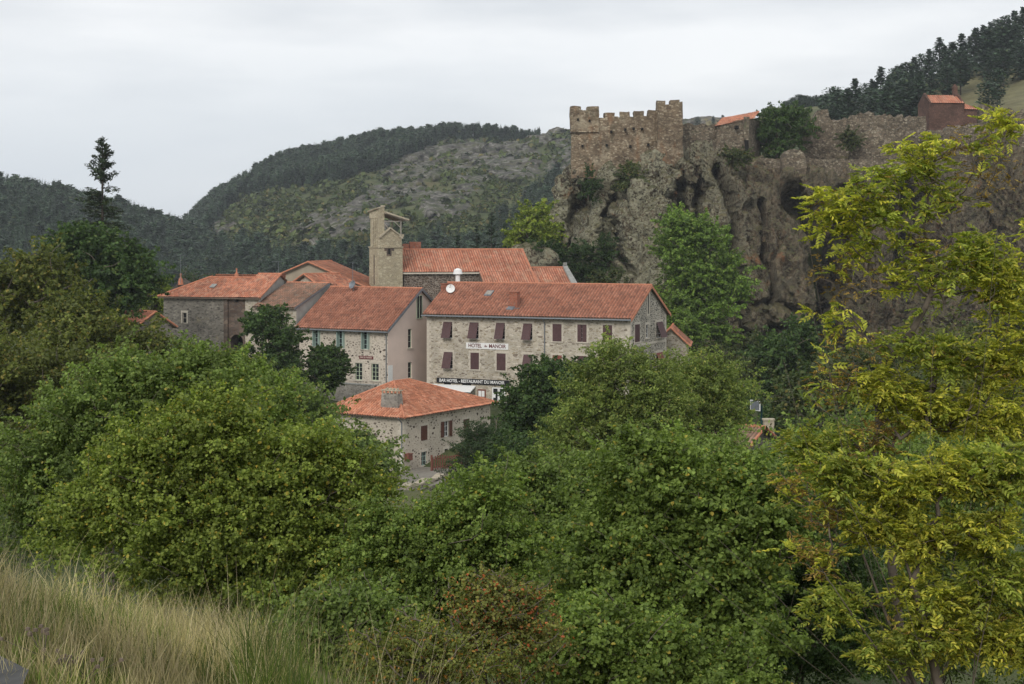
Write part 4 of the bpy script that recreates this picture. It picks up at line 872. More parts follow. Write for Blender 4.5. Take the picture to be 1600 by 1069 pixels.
# television aerials on the gatehouse side
for (px_, y0_, y1_, Y_, lab) in ((282, 437, 398, 168, 'thin aerial pole above the left end of the gatehouse roof'), (435, 428, 408, 170, 'thin aerial pole beside the chimney of the mossy roofed house')):
    b = wp(px_, y0_+6, Y_); t = wp(px_, y1_, Y_); p = MB(); p.tube((0,0,0), (0,0,t[2]-b[2]), .03, .02, 6); h = t[2]-b[2]
    p.beam((-.7,0,h-.05), (.5,.2,h-.05), .03)
    for k in range(6): p.beam((-.6+k*.2,-.35,h-.05), (-.6+k*.2,.4,h-.05), .02)
    o = link('television_aerial', p.mesh('television_aerial'), M['zinc']); o.location = tuple(b); tag(o, lab, 'aerial')

# ---- church: nave roof, lower chapel, tower
CRt = R(12)
Ch = Fr(631, 184, -13.2, 12, 0.01); ze = wz(424, 184)+13.2
rt = root('village_church', Ch.loc, Ch.r, 'long low church with a streaky orange roof and dark block walls behind the hotel', 'church'); church = rt
rid_y = 5.0; zr = wz(392, 189)+13.2; ms = (zr-ze)/rid_y
Lr = Ch.front(815, 393, rid_y)[0]; Lk = Ch.front(748, 425, 0)[0]
mb = MB(); mb.quad((0,0,-3),(Lk+1,0,-3),(Lk+1,0,ze),(0,0,ze)); mb.quad((0,0,-3),(0,0,ze),(0,rid_y,zr),(0,10,ze),(0,10,-3)); mb.quad((Lr,-4.6,-3),(Lr,10,-3),(Lr,10,ze),(Lr,rid_y,zr),(Lr,-4.6,zr-ms*9.6)); mb.quad((Lk,-4.6,-3),(Lk,0,-3),(Lk,0,ze),(Lk,-4.6,ze-4.6*ms)); mb.quad((Lk,-4.6,-3),(Lr,-4.6,-3),(Lr,-4.6,ze-4.6*ms),(Lk,-4.6,ze-4.6*ms)); mb.quad((0,10,-3),(0,10,ze),(Lr,10,ze),(Lr,10,-3)); build('wall', mb, M['nave'], rt)
sl = lambda y: math.hypot(y, ms*y)
g = [roof_grid((-.2,-.4,ze-.4*ms+.1), (1,0,0), (0,1,ms), Lr+.4, sl(5.4), lambda y: 0, lambda y: Lr+.4, .30, .42, .065, .02, 21, .05),
     roof_grid((Lk,-5.4,ze-5.4*ms+.1), (1,0,0), (0,1,ms), Lr+.2-Lk, sl(5.05), lambda y: 0, lambda y: 99, .30, .42, .065, .02, 22, .05),
     roof_grid((-.2,10.4,ze-.4*ms+.1), (1,0,0), (0,-1,ms), Lr+.4, sl(5.4), lambda y: 0, lambda y: Lr+.4, .30, .42, .065, .02, 23)]
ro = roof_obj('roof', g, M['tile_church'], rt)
p = MB(); ridge_line(p, (-.2,rid_y,zr+.16), (Lr+.2,rid_y,zr+.16), .14); ridge_line(p, (Lr+.1,-5.4,ze-5.4*ms+.16), (Lr+.1,rid_y,zr+.16), .13); build('ridge_tiles', p, M['ridge'], ro)
p = MB(); p.box(-.2,-.36,ze-.34,Lk+.1,-.004,ze-.16); build('cornice', p, M['surround'], rt)
for (x0, x1, yt) in ((640, 657, 378), (629.5, 638.5, 381)):
    a0 = Ch.front(x0, 390, 5.4)[0]; a1 = Ch.front(x1, 390, 5.4)[0]; c = Ch.front(x0, yt, 5.4)[1]; chimney(rt, (a0+a1)/2, 5.4, zr-1, c, a1-a0, .8, 'brick', cap=False)
# lower chapel
Cc = Fr(900, 186, -13.2, 12, 4.95); a_ = wz(420, 189)+13.2
rt = root('church_side_chapel', Cc.loc, Cc.r, 'lower orange roofed chapel with grey coping at the right end of the church', 'chapel')
mb = MB(); ee = a_-5*ms; mb.quad((0,0,-3),(4.95,0,-3),(4.95,0,ee),(0,0,ee)); mb.quad((4.95,0,-3),(4.95,8,-3),(4.95,8,ee),(4.95,5,a_),(4.95,0,ee)); mb.quad((0,8,-3),(0,8,ee),(4.95,8,ee),(4.95,8,-3)); build('wall', mb, M['nave'], rt)
ro = roof_obj('roof', [roof_grid((-.6,-.3,ee-.3*ms+.1), (1,0,0), (0,1,ms), 5.2, sl(5.3), lambda y: 0, lambda y: 99, .30, .42, .065, .02, 25, .05), roof_grid((-.6,8.3,ee-.3+.1), (1,0,0), (0,-1,(a_-ee)/3), 5.2, 4.2, lambda y: 0, lambda y: 99, .30, .42, .065, .02, 25)], M['tile_church'], rt)
p = MB(); p.hexa([(4.6,-.3,ee-.3*ms),(5.4,-.3,ee-.3*ms),(5.1,5.1,a_+.1),(4.55,5.1,a_+.1)], [(4.6,-.3,ee-.3*ms+.34),(5.4,-.3,ee-.3*ms+.34),(5.1,5.1,a_+.42),(4.55,5.1,a_+.42)]); p.box(4.65,4.9,a_+.42,5.05,5.3,a_+.75); build('coping', p, M['greycoping'], rt)
p = MB(); ridge_line(p, (-.6,5,a_+.14), (4.6,5,a_+.14), .13); build('ridge_tiles', p, M['ridge'], ro)
# tower: local x runs right and away
Tw = Fr(592, 182, -13.2, 27, 0.001); s = 3.05; rt = root('bell_tower', Tw.loc, Tw.r, 'slender ruined pale stone bell tower under a lean-to timber roof', 'tower')
def tz(py): return wz(py, 183)+13.2
zc = tz(386); zt = tz(330); zg1 = tz(371); zg2 = tz(355.5)
mb = MB(); mb.box(0,0,-3,s,s,zc)
build('wall', mb, M['ashlar'], rt)
p = MB(); p.box(-.09,-.09,zc-.1,s+.09,s+.09,zc+.06); build('cornice', p, M['ashlar'], rt)
p = MB(); xw = Tw.front(600.6, 350)[0]
# tall left slab with blind lancets on its left face
yy = [0, .50, .72, 1.02, 1.24, 1.54, 1.76, 2.1, s]
for k in range(8):
    if k % 2: p.box(.14, yy[k], zc+.062, xw, yy[k+1], tz(341)); p.box(0, yy[k], tz(341)+.001, xw, yy[k+1], zt)
    else: p.box(0, yy[k], zc+.062, xw, yy[k+1], zt)
p.hexa([(0,0,zt+.002),(xw,0,zt+.002),(xw,.8,zt+.002),(0,.8,zt+.002)], [(0,0,zt+.35),(xw,0,zt+.55),(xw,.8,zt+.4),(0,.8,zt+.2)])
build('belfry_wall', p, M['ashlar'], rt)
p = MB(); p.hexa([(-.2,-.15,zt+.3),(.15,-.15,zt+.36),(.15,s+.15,zt-.1),(-.2,s+.15,zt-.1)], [(-.25,-.15,zt+.42),(.2,-.15,zt+.5),(.2,s+.15,zt+.06),(-.25,s+.15,zt+.06)]); p.box(xw-.25,-.12,zt+.5,xw+.05,.6,zt+.68); build('cap_stones', p, M['slab'], rt)
p = MB(); xa = Tw.front(590.5, 370)[0]; xb = Tw.front(609, 355)[0]; xr_ = s-.12
p.add([(xw+.002,0,zc+.062),(xr_,0,zc+.062),(xr_,0,tz(369)),(xb,0,tz(357)),(xw+.002,0,tz(363)),(xw+.002,.45,zc+.062),(xr_,.45,zc+.062),(xr_,.45,tz(369)),(xb,.45,tz(357)),(xw+.002,.45,tz(363))], [(0,1,2,3,4),(9,8,7,6,5),(1,6,7,2),(2,7,8,3),(3,8,9,4)])
p.box(s-.5,.452,zc+.062,s-.1,s,zc+1.2); p.box(xw,s-.45,zc+.062,s-.5,s,zc+1.4); build('gabled_front', p, M['ashlar'], rt)
p = MB(); p.hexa([(xa,-.2,tz(373)),(xa+.02,-.2,tz(373)),(xa+.02,.1,tz(373)),(xa,.1,tz(373))], [(xb-.03,-.2,tz(356)),(xb+.03,-.2,tz(356)),(xb+.03,.1,tz(356)),(xb-.03,.1,tz(356))]) if 0 else p.beam((xa+.1,-.1,tz(371.5)), (xb,-.1,tz(356)), .26, .16); p.beam((xb,-.08,tz(356)), (s-.35,-.08,tz(368)), .22, .14)
for (a1_, c1_) in ((s-.35, 369), (s-.1, 371), (s-.0, 368)): p.box(a1_-.16,-.12,tz(c1_)-.15,a1_+.12,.3,tz(c1_)+.15)
build('gable_coping', p, M['slab'], rt)
p = MB(); q0 = Tw.front(608, 393.5)
p.box(q0[0]-.62,-.03,q0[1]+.1,q0[0]+.62,.02,q0[1]+.42); p.box(q0[0]-.32,-.032,q0[1]-.5,q0[0]+.3,.02,q0[1]+.098); build('blocked_window_stones', p, M['browntuff'], rt)
p = MB(); p.box(q0[0]-.13,-.045,q0[1]-.28,q0[0]+.13,.02,q0[1]+.34); build('small_window', p, M['dark'], rt)
p = MB(); p.box(-.03, 1.35, tz(445), .01, 1.62, tz(401)); p.hexa([(-.03,1.35,tz(401)),(.01,1.35,tz(401)),(.01,1.62,tz(401)),(-.03,1.62,tz(401))], [(-.03,1.47,tz(397)),(.01,1.47,tz(397)),(.01,1.5,tz(397)),(-.03,1.5,tz(397))]); build('slit_window', p, M['browntuff'], rt)
# lean-to roof on posts
xe = Tw.front(637, 343)[0]; p = MB(); z1, z2 = tz(332), tz(343.5)
p.hexa([(xw-.02,-.5,z1-.1),(xe,-.5,z2-.1),(xe,s+.2,z2-.1),(xw-.02,s+.2,z1-.1)], [(xw-.02,-.5,z1+.1),(xe,-.5,z2+.08),(xe,s+.2,z2+.08),(xw-.02,s+.2,z1+.1)]); lr = build('lean_to_roof', p, M['slab'], rt)
p = MB(); xq = s-.2
p.beam((xq,.1,zc+.9), (xq,.1,z2+.1), .13); p.beam((xq,s-.3,zc+.9), (xq,s-.3,z2+.1), .13); p.beam((xw,.1,tz(346)), (xq,.1,tz(346)), .12); p.beam((xw,s-.3,tz(346)), (xq,s-.3,tz(346)), .12); p.beam((xw+.05,.1,tz(350)), (xw+.6,.1,tz(358)), .1); p.beam((xq-.8,.1,tz(347)), (xq,.1,tz(356)), .1)
for k in range(5): yy_ = -.3+k*.8; p.beam((xw,yy_,z1-.17), (xe-.1,yy_,z2-.15), .09)
build('timber_frame', p, M['wood_grey'], lr)

# ---- little house right of the hotel, roof far right
rt = gable_front_house('cottage', 1048, 514, 1035, 526, 158, 7, -8, -15.5, 'hotel', 'tile_old', 'little stone cottage with an orange roof peeping out right of the hotel', right=1.7)
p = MB(); zz_ = wz(512, 160)+15.5; p.box(.2,2.4,zz_-1.4,.8,3.0,zz_-.55); co = build('chimney', p, M['brick'], rt); p = MB(); [p.tube((.35+k*.3,2.7,zz_-.56),(.35+k*.3,2.7,zz_-.2),.1,.08) for k in range(2)]; build('chimney_pot', p, M['ridge'], co)
gable_front_house('stone_shed', 1188, 670, 1150, 690, 100, 7, 52, -15.8, 'gatehouse', 'tile_pale', 'low shed with a faded pinkish tiled roof half hidden by shrubs at lower right', right=2.8)
p = MB(); b = wp(1201, 681, 108); p.box(-.35,-.3,-3,.35,.3,1.1); p.box(-.42,-.37,1.102,.42,.37,1.2); o = link('render_chimney', p.mesh('render_chimney'), M['slab']); o.location = tuple(b); tag(o, 'pale square chimney post behind the faded shed roof', 'chimney')
# basketball hoop
b = wp(1190, 668, 122); rt = root('basketball_hoop', (b[0], b[1], -17.6), R(-60), 'basketball hoop with a white backboard on a dark green post above the shed', 'hoop')
zt_ = wz(634, 122)+17.6; p = MB(); p.tube((0,0,-2), (0,0,zt_), .08); p.beam((0,0,zt_-.1), (0,-.6,zt_), .08); build('post', p, M['cloth_green'], rt)
p = MB(); p.box(-.55,-.66,zt_-.3,.55,-.62,zt_+.4); bo_ = build('backboard', p, M['zinc'], rt); p = MB()
for (xa, za, xb, zb_) in ((-.6,-.35,-.55,.45),(.55,-.35,.6,.45),(-.55,-.35,.55,-.3),(-.55,.4,.55,.45)): p.box(xa,-.67,zt_+za,xb,-.61,zt_+zb_)
build('board_frame', p, M['white'], bo_)
p = MB()
for k in range(14):
    t0 = 2*math.pi*k/14; t1 = 2*math.pi*(k+1)/14; p.tube((.23*math.cos(t0),-.92+.23*math.sin(t0),zt_-.3), (.23*math.cos(t1),-.92+.23*math.sin(t1),zt_-.3), .015, .015, 5)
build('ring', p, M['rust'], bo_)
rt = root('green_netting_fence', (*wp(1220, 680, 126)[:2], -18.5), 0, 'dark green mesh fence behind the pale chimney post', 'fence')
p = MB()
for k in range(5): p.tube((-1.5+k*1.0,0,-1), (-1.5+k*1.0,0,3.0), .04)
build('posts', p, M['cloth_green'], rt); p = MB()
for k in range(12): p.beam((-1.5,0,.3+k*.22), (2.5,0,.3+k*.22), .02)
for k in range(24): p.beam((-1.5+k*.17,0,.2), (-1.5+k*.17,0,2.9), .015)
build('mesh', p, M['cloth_green'], rt)
# ------------------------------------------------------------------ castle and ruins
def rwall(A, B, zb, topf, thick, step=.3, amp=.09, zstep=.5, breaks=(), seed=0, round_=0):
    """rough masonry block from A to B (x, y of its visible foot line), thickness away from us; topf(s) -> top z; returns V, F"""
    A = np.array(A, float); B = np.array(B, float); Ln = np.linalg.norm(B-A); U = (B-A)/Ln; Nn = np.array([-U[1], U[0]])
    if Nn[1] < 0: Nn = -Nn
    ss = sorted(set([round(q, 3) for q in np.linspace(0, Ln, max(2, int(Ln/step)))]+[round(b, 3) for b in breaks if 0 < b < Ln]))
    V = []; Fq = []
    def P(s_, z, d):
        bul = -round_*(1-((s_/Ln)*2-1)**2)
        p = A+U*s_+Nn*(d+(bul if d < thick*.5 else 0)); return (p[0], p[1], z)
    def grid(fn, nu, nv):
        b = len(V)
        for i in range(nu+1):
            for j in range(nv+1): V.append(fn(i/nu, j/nv))
        for i in range(nu):
            for j in range(nv):
                a = b+i*(nv+1)+j; Fq.append((a, a+nv+1, a+nv+2, a+1))
    nv = 14; tops = []
    for a, b in zip(ss[:-1], ss[1:]):
        t0, t1 = topf(a+1e-3), topf(b-1e-3); z0a = zb(a) if callable(zb) else zb; z0b = zb(b) if callable(zb) else zb
        for d in (0, thick): grid(lambda i, j, d=d: P(a+(b-a)*i, (z0a+(t0-z0a)*j)*(1-i)+(z0b+(t1-z0b)*j)*i, d), 1, nv)
        grid(lambda i, j: P(a+(b-a)*i, t0*(1-i)+t1*i, thick*j), 1, 3); tops.append((a, t0, b, t1, z0a, z0b))
    for k in range(len(tops)-1):
        if abs(tops[k][3]-tops[k+1][1]) > .05: lo, hi = sorted((tops[k][3], tops[k+1][1])); s_ = tops[k][2]; grid(lambda i, j: P(s_, lo+(hi-lo)*j, thick*i), 3, 3)
    for s_, t, z0 in ((tops[0][0], tops[0][1], tops[0][4]), (tops[-1][2], tops[-1][3], tops[-1][5])): grid(lambda i, j: P(s_, z0+(t-z0)*j, thick*i), 6, nv)
    V = np.array(V); D = np.stack([fbm(V/.9, 3, 5+seed), fbm(V/.9+9, 3, 7+seed), fbm(V/.9+17, 2, 9+seed)*.8], 1); D2 = np.stack([fbm(V/3, 2, 15), fbm(V/3+9, 2, 17), fbm(V/3+17, 2, 19)], 1)
    return V+D*amp*2+D2*amp*2, np.array(Fq)
def wmesh(name, parts, mat, parent, loc=(0, 0, 0)):
    V = []; Fq = []; b = 0
    for v, f in parts: V.append(v-np.array(loc)); Fq.append(f+b); b += len(v)
    return link(name, mesh_np(name, np.concatenate(V), np.concatenate(Fq)), mat, parent)
YC = 219.0
def g2(px, Y): return (wx(px, Y), Y)
def crenel(pts):   # list of (s0, s1, z)
    def f(s_):
        for a, b, z in pts:
            if a <= s_ < b: return z
        return pts[-1][2]
    return f
loc = (wx(975, YC), YC, 8.0); rt = root('ruined_castle', loc, 0, 'ruined brown stone castle keep with battlements on top of the rock', 'castle')
sc = YC/F
def z_(py, Y=YC): return wz(py, Y)
# left tower
Y1 = 217; A = g2(891.5, Y1+.75); B = g2(936, Y1+.7); k = np.linalg.norm(np.array(B)-np.array(A))/44.5
pt = crenel([(0,15.5*k,z_(166,Y1)), (15.5*k,18*k,z_(171,Y1)), (18*k,26*k,z_(172,Y1)), (26*k,45*k,z_(165.5,Y1))])
zbk = z_(205, Y1)
lt = [rwall(A, B, zbk, pt, 4.2, breaks=(15.5*k, 18*k, 26*k), round_=.1)]
lt += [rwall(g2(893, Y1+1.0), g2(936, Y1+.95), z_(279, Y1), lambda s_: zbk+.05, 4.0, step=.35, round_=.1)]
wmesh('corner_tower', lt, M['castle'], rt, loc)
# curtain wall
A = g2(933, Y1+1); B = g2(1030, Y1+1.4); k = np.linalg.norm(np.array(B)-np.array(A))/97
def zz(py): return z_(py, Y1+1)
segs = [(933,945,184.5),(945,960,177),(960,966,183),(966,969,184),(969,983,175.5),(983,990.5,183),(990.5,1005.5,174),(1005.5,1013,181),(1013,1029,172),(1029,1040,176)]
pt = crenel([((a-933)*k, (b-933)*k, zz(c)) for a, b, c in segs])
cw = [rwall(A, B, lambda s_: z_(282-20*s_/(97*k), Y1), pt, 1.5, breaks=[(a-933)*k for a, b, c in segs])]
wmesh('curtain_wall', cw, M['castle'], rt, loc)
A = g2(1028, Y1+.3); B = g2(1066.5, Y1+.2); k = np.linalg.norm(np.array(B)-np.array(A))/38.5
pt = crenel([(0,12.5*k,zz(157.5)), (12.5*k,20.5*k,zz(163.5)), (20.5*k,34*k,zz(156)), (34*k,40*k,zz(160))])
wmesh('battlement_tower', [rwall(A, B, z_(268, Y1), pt, 4.0, breaks=(12.5*k, 20.5*k, 34*k))], M['castle'], rt, loc)
# side faces of left tower and putlog holes
p = MB()
for (px_, py_) in ((977,202.5),(990,201),(1003.5,201.5),(955,206),(903,187),(921,189),(1048,196),(985,229),(948,227),(1013,226),(910,228)):
    a = wp(px_, py_, Y1+.75); p.box(a[0]-.14-loc[0], a[1]-.35-loc[1], a[2]-.16-loc[2], a[0]+.14-loc[0], a[1]+.6-loc[1], a[2]+.16-loc[2])
build('beam_holes', p, M['dark'], rt)
p = MB()   # string course on the left tower
a = wp(892, 205, Y1); b = wp(937, 205, Y1); p.beam((a[0]-loc[0], Y1+.75-loc[1], a[2]-loc[2]), (b[0]-loc[0], Y1+.78-loc[1], b[2]-loc[2]), .4, .18); build('string_course', p, M['castle'], rt)
# range to the right with low orange roof
loc2 = (wx(1100, 228), 228, 10); rt = root('castle_side_range', loc2, 0, 'grey stone castle range with a patchy orange roof right of the battlement tower', 'castle building')
A = g2(1060, 224); B = g2(1128, 225)
w1 = rwall(A, B, z_(262, 224), lambda s_: z_(193+1.8*math.sin(s_*3.1)+.3*s_, 224), 1.4, seed=3)
A = g2(1119, 224.5); B = g2(1170, 222.5); k = np.linalg.norm(np.array(B)-np.array(A))/51
w2 = rwall(A, B, z_(262, 223), lambda s_: z_(196-10.5*min(1, s_/(51*k)*1.0), 223), 6.5, seed=4)
w3 = rwall(g2(1163,222.2), g2(1171,222.2), z_(247, 222), lambda s_: z_(183, 222), 1.2, seed=5)
wmesh('wall', [w1, w2, w3], M['ruin'], rt, loc2)
O = wp(1116, 197.5, 224.2)-np.array(loc2); E = wp(1171, 186.5, 222.4)-np.array(loc2); T0 = wp(1129, 184.5, 229)-np.array(loc2)
U = E-O; Vv = T0-O; Un = U/np.linalg.norm(U); Lv = np.linalg.norm(Vv-Un*np.dot(Vv, Un)); Vn = (Vv-Un*np.dot(Vv, Un))/Lv; sh = np.dot(Vv, Un)
ro = roof_obj('roof', [roof_grid(O, Un, Vn, np.linalg.norm(U)+.6, Lv, lambda y: sh*y/Lv, lambda y: 99, .3, .42, .06, .03, 31, .15)], M['tile_old'], rt)
p = MB(); a = wp(1151, 199, 222.6)-np.array(loc2); p.box(a[0]-.22,a[1]-.6,a[2]-.2,a[0]+.22,a[1]+.8,a[2]+.2); a = wp(1166.5, 232, 222.0)-np.array(loc2); p.box(a[0]-.25,a[1]-.4,a[2]-1.2,a[0]+.25,a[1]+.8,a[2]+1.2); build('window_opening', p, M['dark'], rt)
# rampart above the right buttress, turret stump
def toplines(pts, Y, jag, s0, freq=1.6):
    xs = [wx(a, Y) for a, b in pts]; zs_ = [wz(b, Y) for a, b in pts]; x0 = xs[0]
    def f(s_):
        x = x0+s_; n = float(fbm(np.array([[s_*freq, s0, 0.]]), 3, s0)[0]); n2 = float(vn(np.array([[s_*3.1, s0+5., 0.]]), s0)[0]); return float(np.interp(x, xs, zs_))+n*jag+(n2 > .3)*jag*.35
    return f
def ruin(name, pts, base, Y, thick, jag, label, mat='ruin', seed=1, cat='wall', amp=.08):
    x0, x1 = pts[0][0], pts[-1][0]; loc = (wx((x0+x1)/2, Y), Y, wz(base, Y))
    v, f = rwall(g2(x0, Y), g2(x1, Y+.01), wz(base, Y), toplines(pts, Y, jag, seed), thick, step=.35, amp=amp, seed=seed); o = link(name, mesh_np(name, v-np.array(loc), f), M[mat]); o.location = loc
    return tag(o, label, cat)
ruin('rampart_wall', [(1168,247),(1226,249)], 274, 218.5, 1.6, .12, 'low rampart wall along the cliff edge, left of the turret stump', 'ruin', 2)
ruin('turret_stump', [(1222,248),(1224,241),(1230,235),(1240,233),(1250,235),(1256,241),(1259,248)], 274, 217, 3.2, .08, 'stump of a round turret at the cliff edge, patched with moss', 'ruin', 3, 'turret')
ruin('rampart_parapet', [(1258,248),(1320,250),(1420,251)], 276, 218.5, 1.4, .15, 'low parapet along the cliff edge, right of the turret stump', 'ruin', 4)
ruin('ruined_keep_wall', [(1252,196),(1262,190),(1272,189),(1275,174),(1288,171),(1293,176),(1294,188),(1300,193),(1325,186),(1332,180),(1350,178),(1362,175),(1370,183),(1400,182),(1448,181)], 256, 232, 2.0, .55, 'long jagged ruin of rubble wall right of the dark castle tree', 'ruin', 6, 'ruin', .2)
ruin('ruined_inner_wall', [(1330,214),(1350,206),(1390,200),(1430,208),(1470,205),(1500,198),(1560,196),(1640,196),(1750,200)], 262, 226, 1.8, .45, 'crumbling lower wall below the dark red chapel', 'ruin', 8, 'ruin', .2)
ruin('rubble_wall_remnant', [(1526,168),(1535,163),(1545,168),(1560,173),(1600,176),(1700,180)], 206, 243, 1.2, .6, 'broken wall remnant right of the dark red chapel', 'ruin', 9, 'ruin', .2)
# dark red chapel on the skyline
Y4 = 240; Cp = Fr(1507, Y4, wz(200, Y4), 6, wx(1507,Y4)-wx(1450,Y4)); rt = root('hilltop_chapel', Cp.loc, Cp.r, 'small dark red stone chapel with an orange roof and chimney-like bellcote on the hillside', 'chapel')
Lc = Cp.L; ze = wz(161, Y4)-Cp.zg; zr = wz(148, Y4)-Cp.zg; k = zr-ze; mb = MB(); mb.quad((0,0,-1),(Lc,0,-1),(Lc,0,ze),(0,0,ze)); mb.quad((0,0,-1),(0,0,ze),(0,2.4,zr),(0,4.8,ze),(0,4.8,-1)); mb.quad((Lc,0,-1),(Lc,0,ze),(Lc,2.4,zr),(Lc,4.8,ze),(Lc,4.8,-1)); mb.quad((0,4.8,-1),(0,4.8,ze),(Lc,4.8,ze),(Lc,4.8,-1))
build('wall', mb, M['chapelred'], rt)
mm = k/2.4; ro = roof_obj('roof', [roof_grid((.25,-.25,ze-.25*mm+.08), (1,0,0), (0,1,mm), Lc-.6, math.hypot(2.65, mm*2.65), lambda y: 0, lambda y: 99, .36, .5, .07, .02, 41), roof_grid((.25,5.05,ze-.25*mm+.08), (1,0,0), (0,-1,mm), Lc-.6, math.hypot(2.65, mm*2.65), lambda y: 0, lambda y: 99, .36, .5, .07, .02, 41)], M['tile_church'], rt)
for x in (0, Lc-.35):
    p = MB(); p.add([(x,-.15,ze-.35),(x,2.4,zr+.1),(x,4.95,ze-.35),(x+.33,-.15,ze-.35),(x+.33,2.4,zr+.1),(x+.33,4.95,ze-.35),(x,-.15,ze+.0),(x,2.4,zr+.42),(x,4.95,ze),(x+.33,-.15,ze),(x+.33,2.4,zr+.42),(x+.33,4.95,ze)], [(0,1,7,6),(1,2,8,7),(3,9,10,4),(4,10,11,5),(6,7,10,9),(7,8,11,10),(0,6,9,3)]); build('coping', p, M['chapelred'], rt)
p = MB(); xb = Lc-.55; p.box(xb-.35,2.0,zr-.5,xb+.25,2.8,zr+1.3); p.hexa([(xb-.45,1.95,zr+1.302),(xb+.35,1.95,zr+1.302),(xb+.35,2.85,zr+1.302),(xb-.45,2.85,zr+1.302)], [(xb-.1,2.3,zr+1.9),(xb,2.3,zr+1.9),(xb,2.5,zr+1.9),(xb-.1,2.5,zr+1.9)]); build('bellcote', p, M['chapelred'], rt)
za = wz(170, Y4)-Cp.zg; zb2 = wz(157, Y4)-Cp.zg; p = MB(); p.hexa([(Lc+.01,.5,-1),(Lc+2.4,.8,-1),(Lc+2.4,4,-1),(Lc+.01,4.3,-1)], [(Lc+.01,.5,za),(Lc+2.4,.8,za),(Lc+2.4,4,za),(Lc+.01,4.3,za)]); build('apse', p, M['chapelred'], rt)
ap = (Lc+.0, 2.4, zb2); v = [(Lc+.0,.2,za-.03), (Lc+2.7,.55,za-.05), (Lc+2.7,4.2,za-.05), (Lc,4.5,za-.03)]
def tri(a, b, c, sd):
    a, b, c = (np.array(q, float) for q in (a, b, c)); U = b-a; Lu = np.linalg.norm(U); U /= Lu; t = c-a; h = t-U*np.dot(t, U); Lv = np.linalg.norm(h); x = np.dot(t, U)
    return roof_grid(a, U, h/Lv, Lu, Lv, lambda y: x*y/Lv, lambda y: Lu+(x-Lu)*y/Lv, .36, .5, .07, .02, sd)
roof_obj('apse_roof', [tri(v[0], v[1], ap, 1), tri(v[1], v[2], ap, 2), tri(v[2], v[3], ap, 3)], M['tile_church'], rt)

# ------------------------------------------------------------------ lane, fence and small things by the nearest house
def nl(x, y, z): return tuple(Nr.P(x, y, z))
m_, t_, b_ = newmat('worn_grey_lane'); v_ = ocoord(t_); t_.links.new(ramp(t_, noise(t_, v_, 1.2, 8, .7), [(.3, (.14,.125,.105)), (.55, (.24,.22,.185)), (.7, (.11,.105,.075))]), b_.inputs['Base Color']); M['lane'] = m_
V = []; n = 26
for i in range(n):
    t = i/(n-1); x = 12.0-1.5*t; y = -9+26*t
    for d in np.linspace(-3.6, 2.4, 7): a = Nr.P(x+d, y, 0); V.append((a[0], a[1], -19.3-.05*max(0, -y)+.02*t+float(fbm(np.array([[a[0]/2, a[1]/2, 0]]), 3, 3)[0])*.06))
ii = np.arange(len(V)).reshape(n, 7); Fq = np.stack([ii[:-1, :-1].ravel(), ii[:-1, 1:].ravel(), ii[1:, 1:].ravel(), ii[1:, :-1].ravel()], 1)
tag(link('lane', mesh_np('lane', V, Fq, smooth=True), M['lane']), kind='structure')
fr_ = root('picket_fence', nl(10.3, 1.4, .0), Nr.r+R(82), 'rusty brown picket gate and fence in front of the hipped roofed house', 'fence')
p = MB(); q = MB()
for k in range(11): q.box(.05+k*.30, -.02, .05, .17+k*.30, .02, 1.25+.12*math.sin(k*.6))
for z in (.3, 1.0): p.box(0,.021,z,3.4,.06,z+.09)
for x in (-.12, 3.42): p.box(x,-.06,-.4,x+.12,.06,1.45)
build('rails', p, M['rust'], fr_); build('pickets', q, M['rust'], fr_)
p = MB(); p.box(3.6,-.1,-.5,10.5,.12,.5); fw = build('low_wall', p, M['rust'], fr_)
p = MB()
for k in range(22): p.box(3.7+k*.31,-.02,.502,3.82+k*.31,.02,1.1)
p.box(3.6,.021,.9,10.5,.05,.98); build('wall_pickets', p, M['rust'], fr_)
lwv = rwall(nl(14.0, -7, 0)[:2], nl(11.8, 10, 0)[:2], -22.5, lambda s_: -19.35-.06*s_*0+.12*math.sin(s_*2.3), .55, step=.4, amp=.06); lc_ = nl(13, 1, -.8)
o = link('lane_wall', mesh_np('lane_wall', lwv[0]-np.array(lc_), lwv[1]), M['pebble_low']); o.location = lc_; tag(o, 'low buff stone wall holding up the lane in front of the nearest house', 'wall')
cp_ = rwall(nl(14.08, -7, 0)[:2], nl(11.88, 10, 0)[:2], -19.33, lambda s_: -19.14+.1*math.sin(s_*2.3), .75, step=.5, amp=.05, seed=6); link('coping', mesh_np('coping', cp_[0]-np.array(lc_), cp_[1]), M['slab'], o)
p = MB()
for k in range(2):
    p.tube((k*.5,0,0), (k*.5,0,.55), .14, .18, 8)
o = link('rusty_barrels', p.mesh('rusty_barrels'), M['rust']); bpy.data.objects.remove(o)
p = MB(); p.box(-.3,-.2,.0,.3,.2,.5); p.box(-.34,-.24,.502,.34,.24,.56); o = link('rusty_cabinet', p.mesh('rusty_cabinet'), M['rust']); o.location = nl(8.55, .45, 1.0); o.rotation_euler = (0, 0, Nr.r+R(90)); tag(o, 'rusty brown cabinet fixed low at the corner of the hipped roofed house', 'cabinet')

# corner of the road we stand beside
p = MB(); p.add([(-9,-4,-1.712),(-1.4,-4,-1.712),(-1.55,4.2,-1.716),(-1.95,6.2,-1.722),(-2.3,6.6,-1.724),(-9,7.4,-1.724)], [(0,1,2,3,4,5)])
tag(build('road', p, flat('road_asphalt', (.07,.07,.068), .9, .3, 8)), kind='structure')
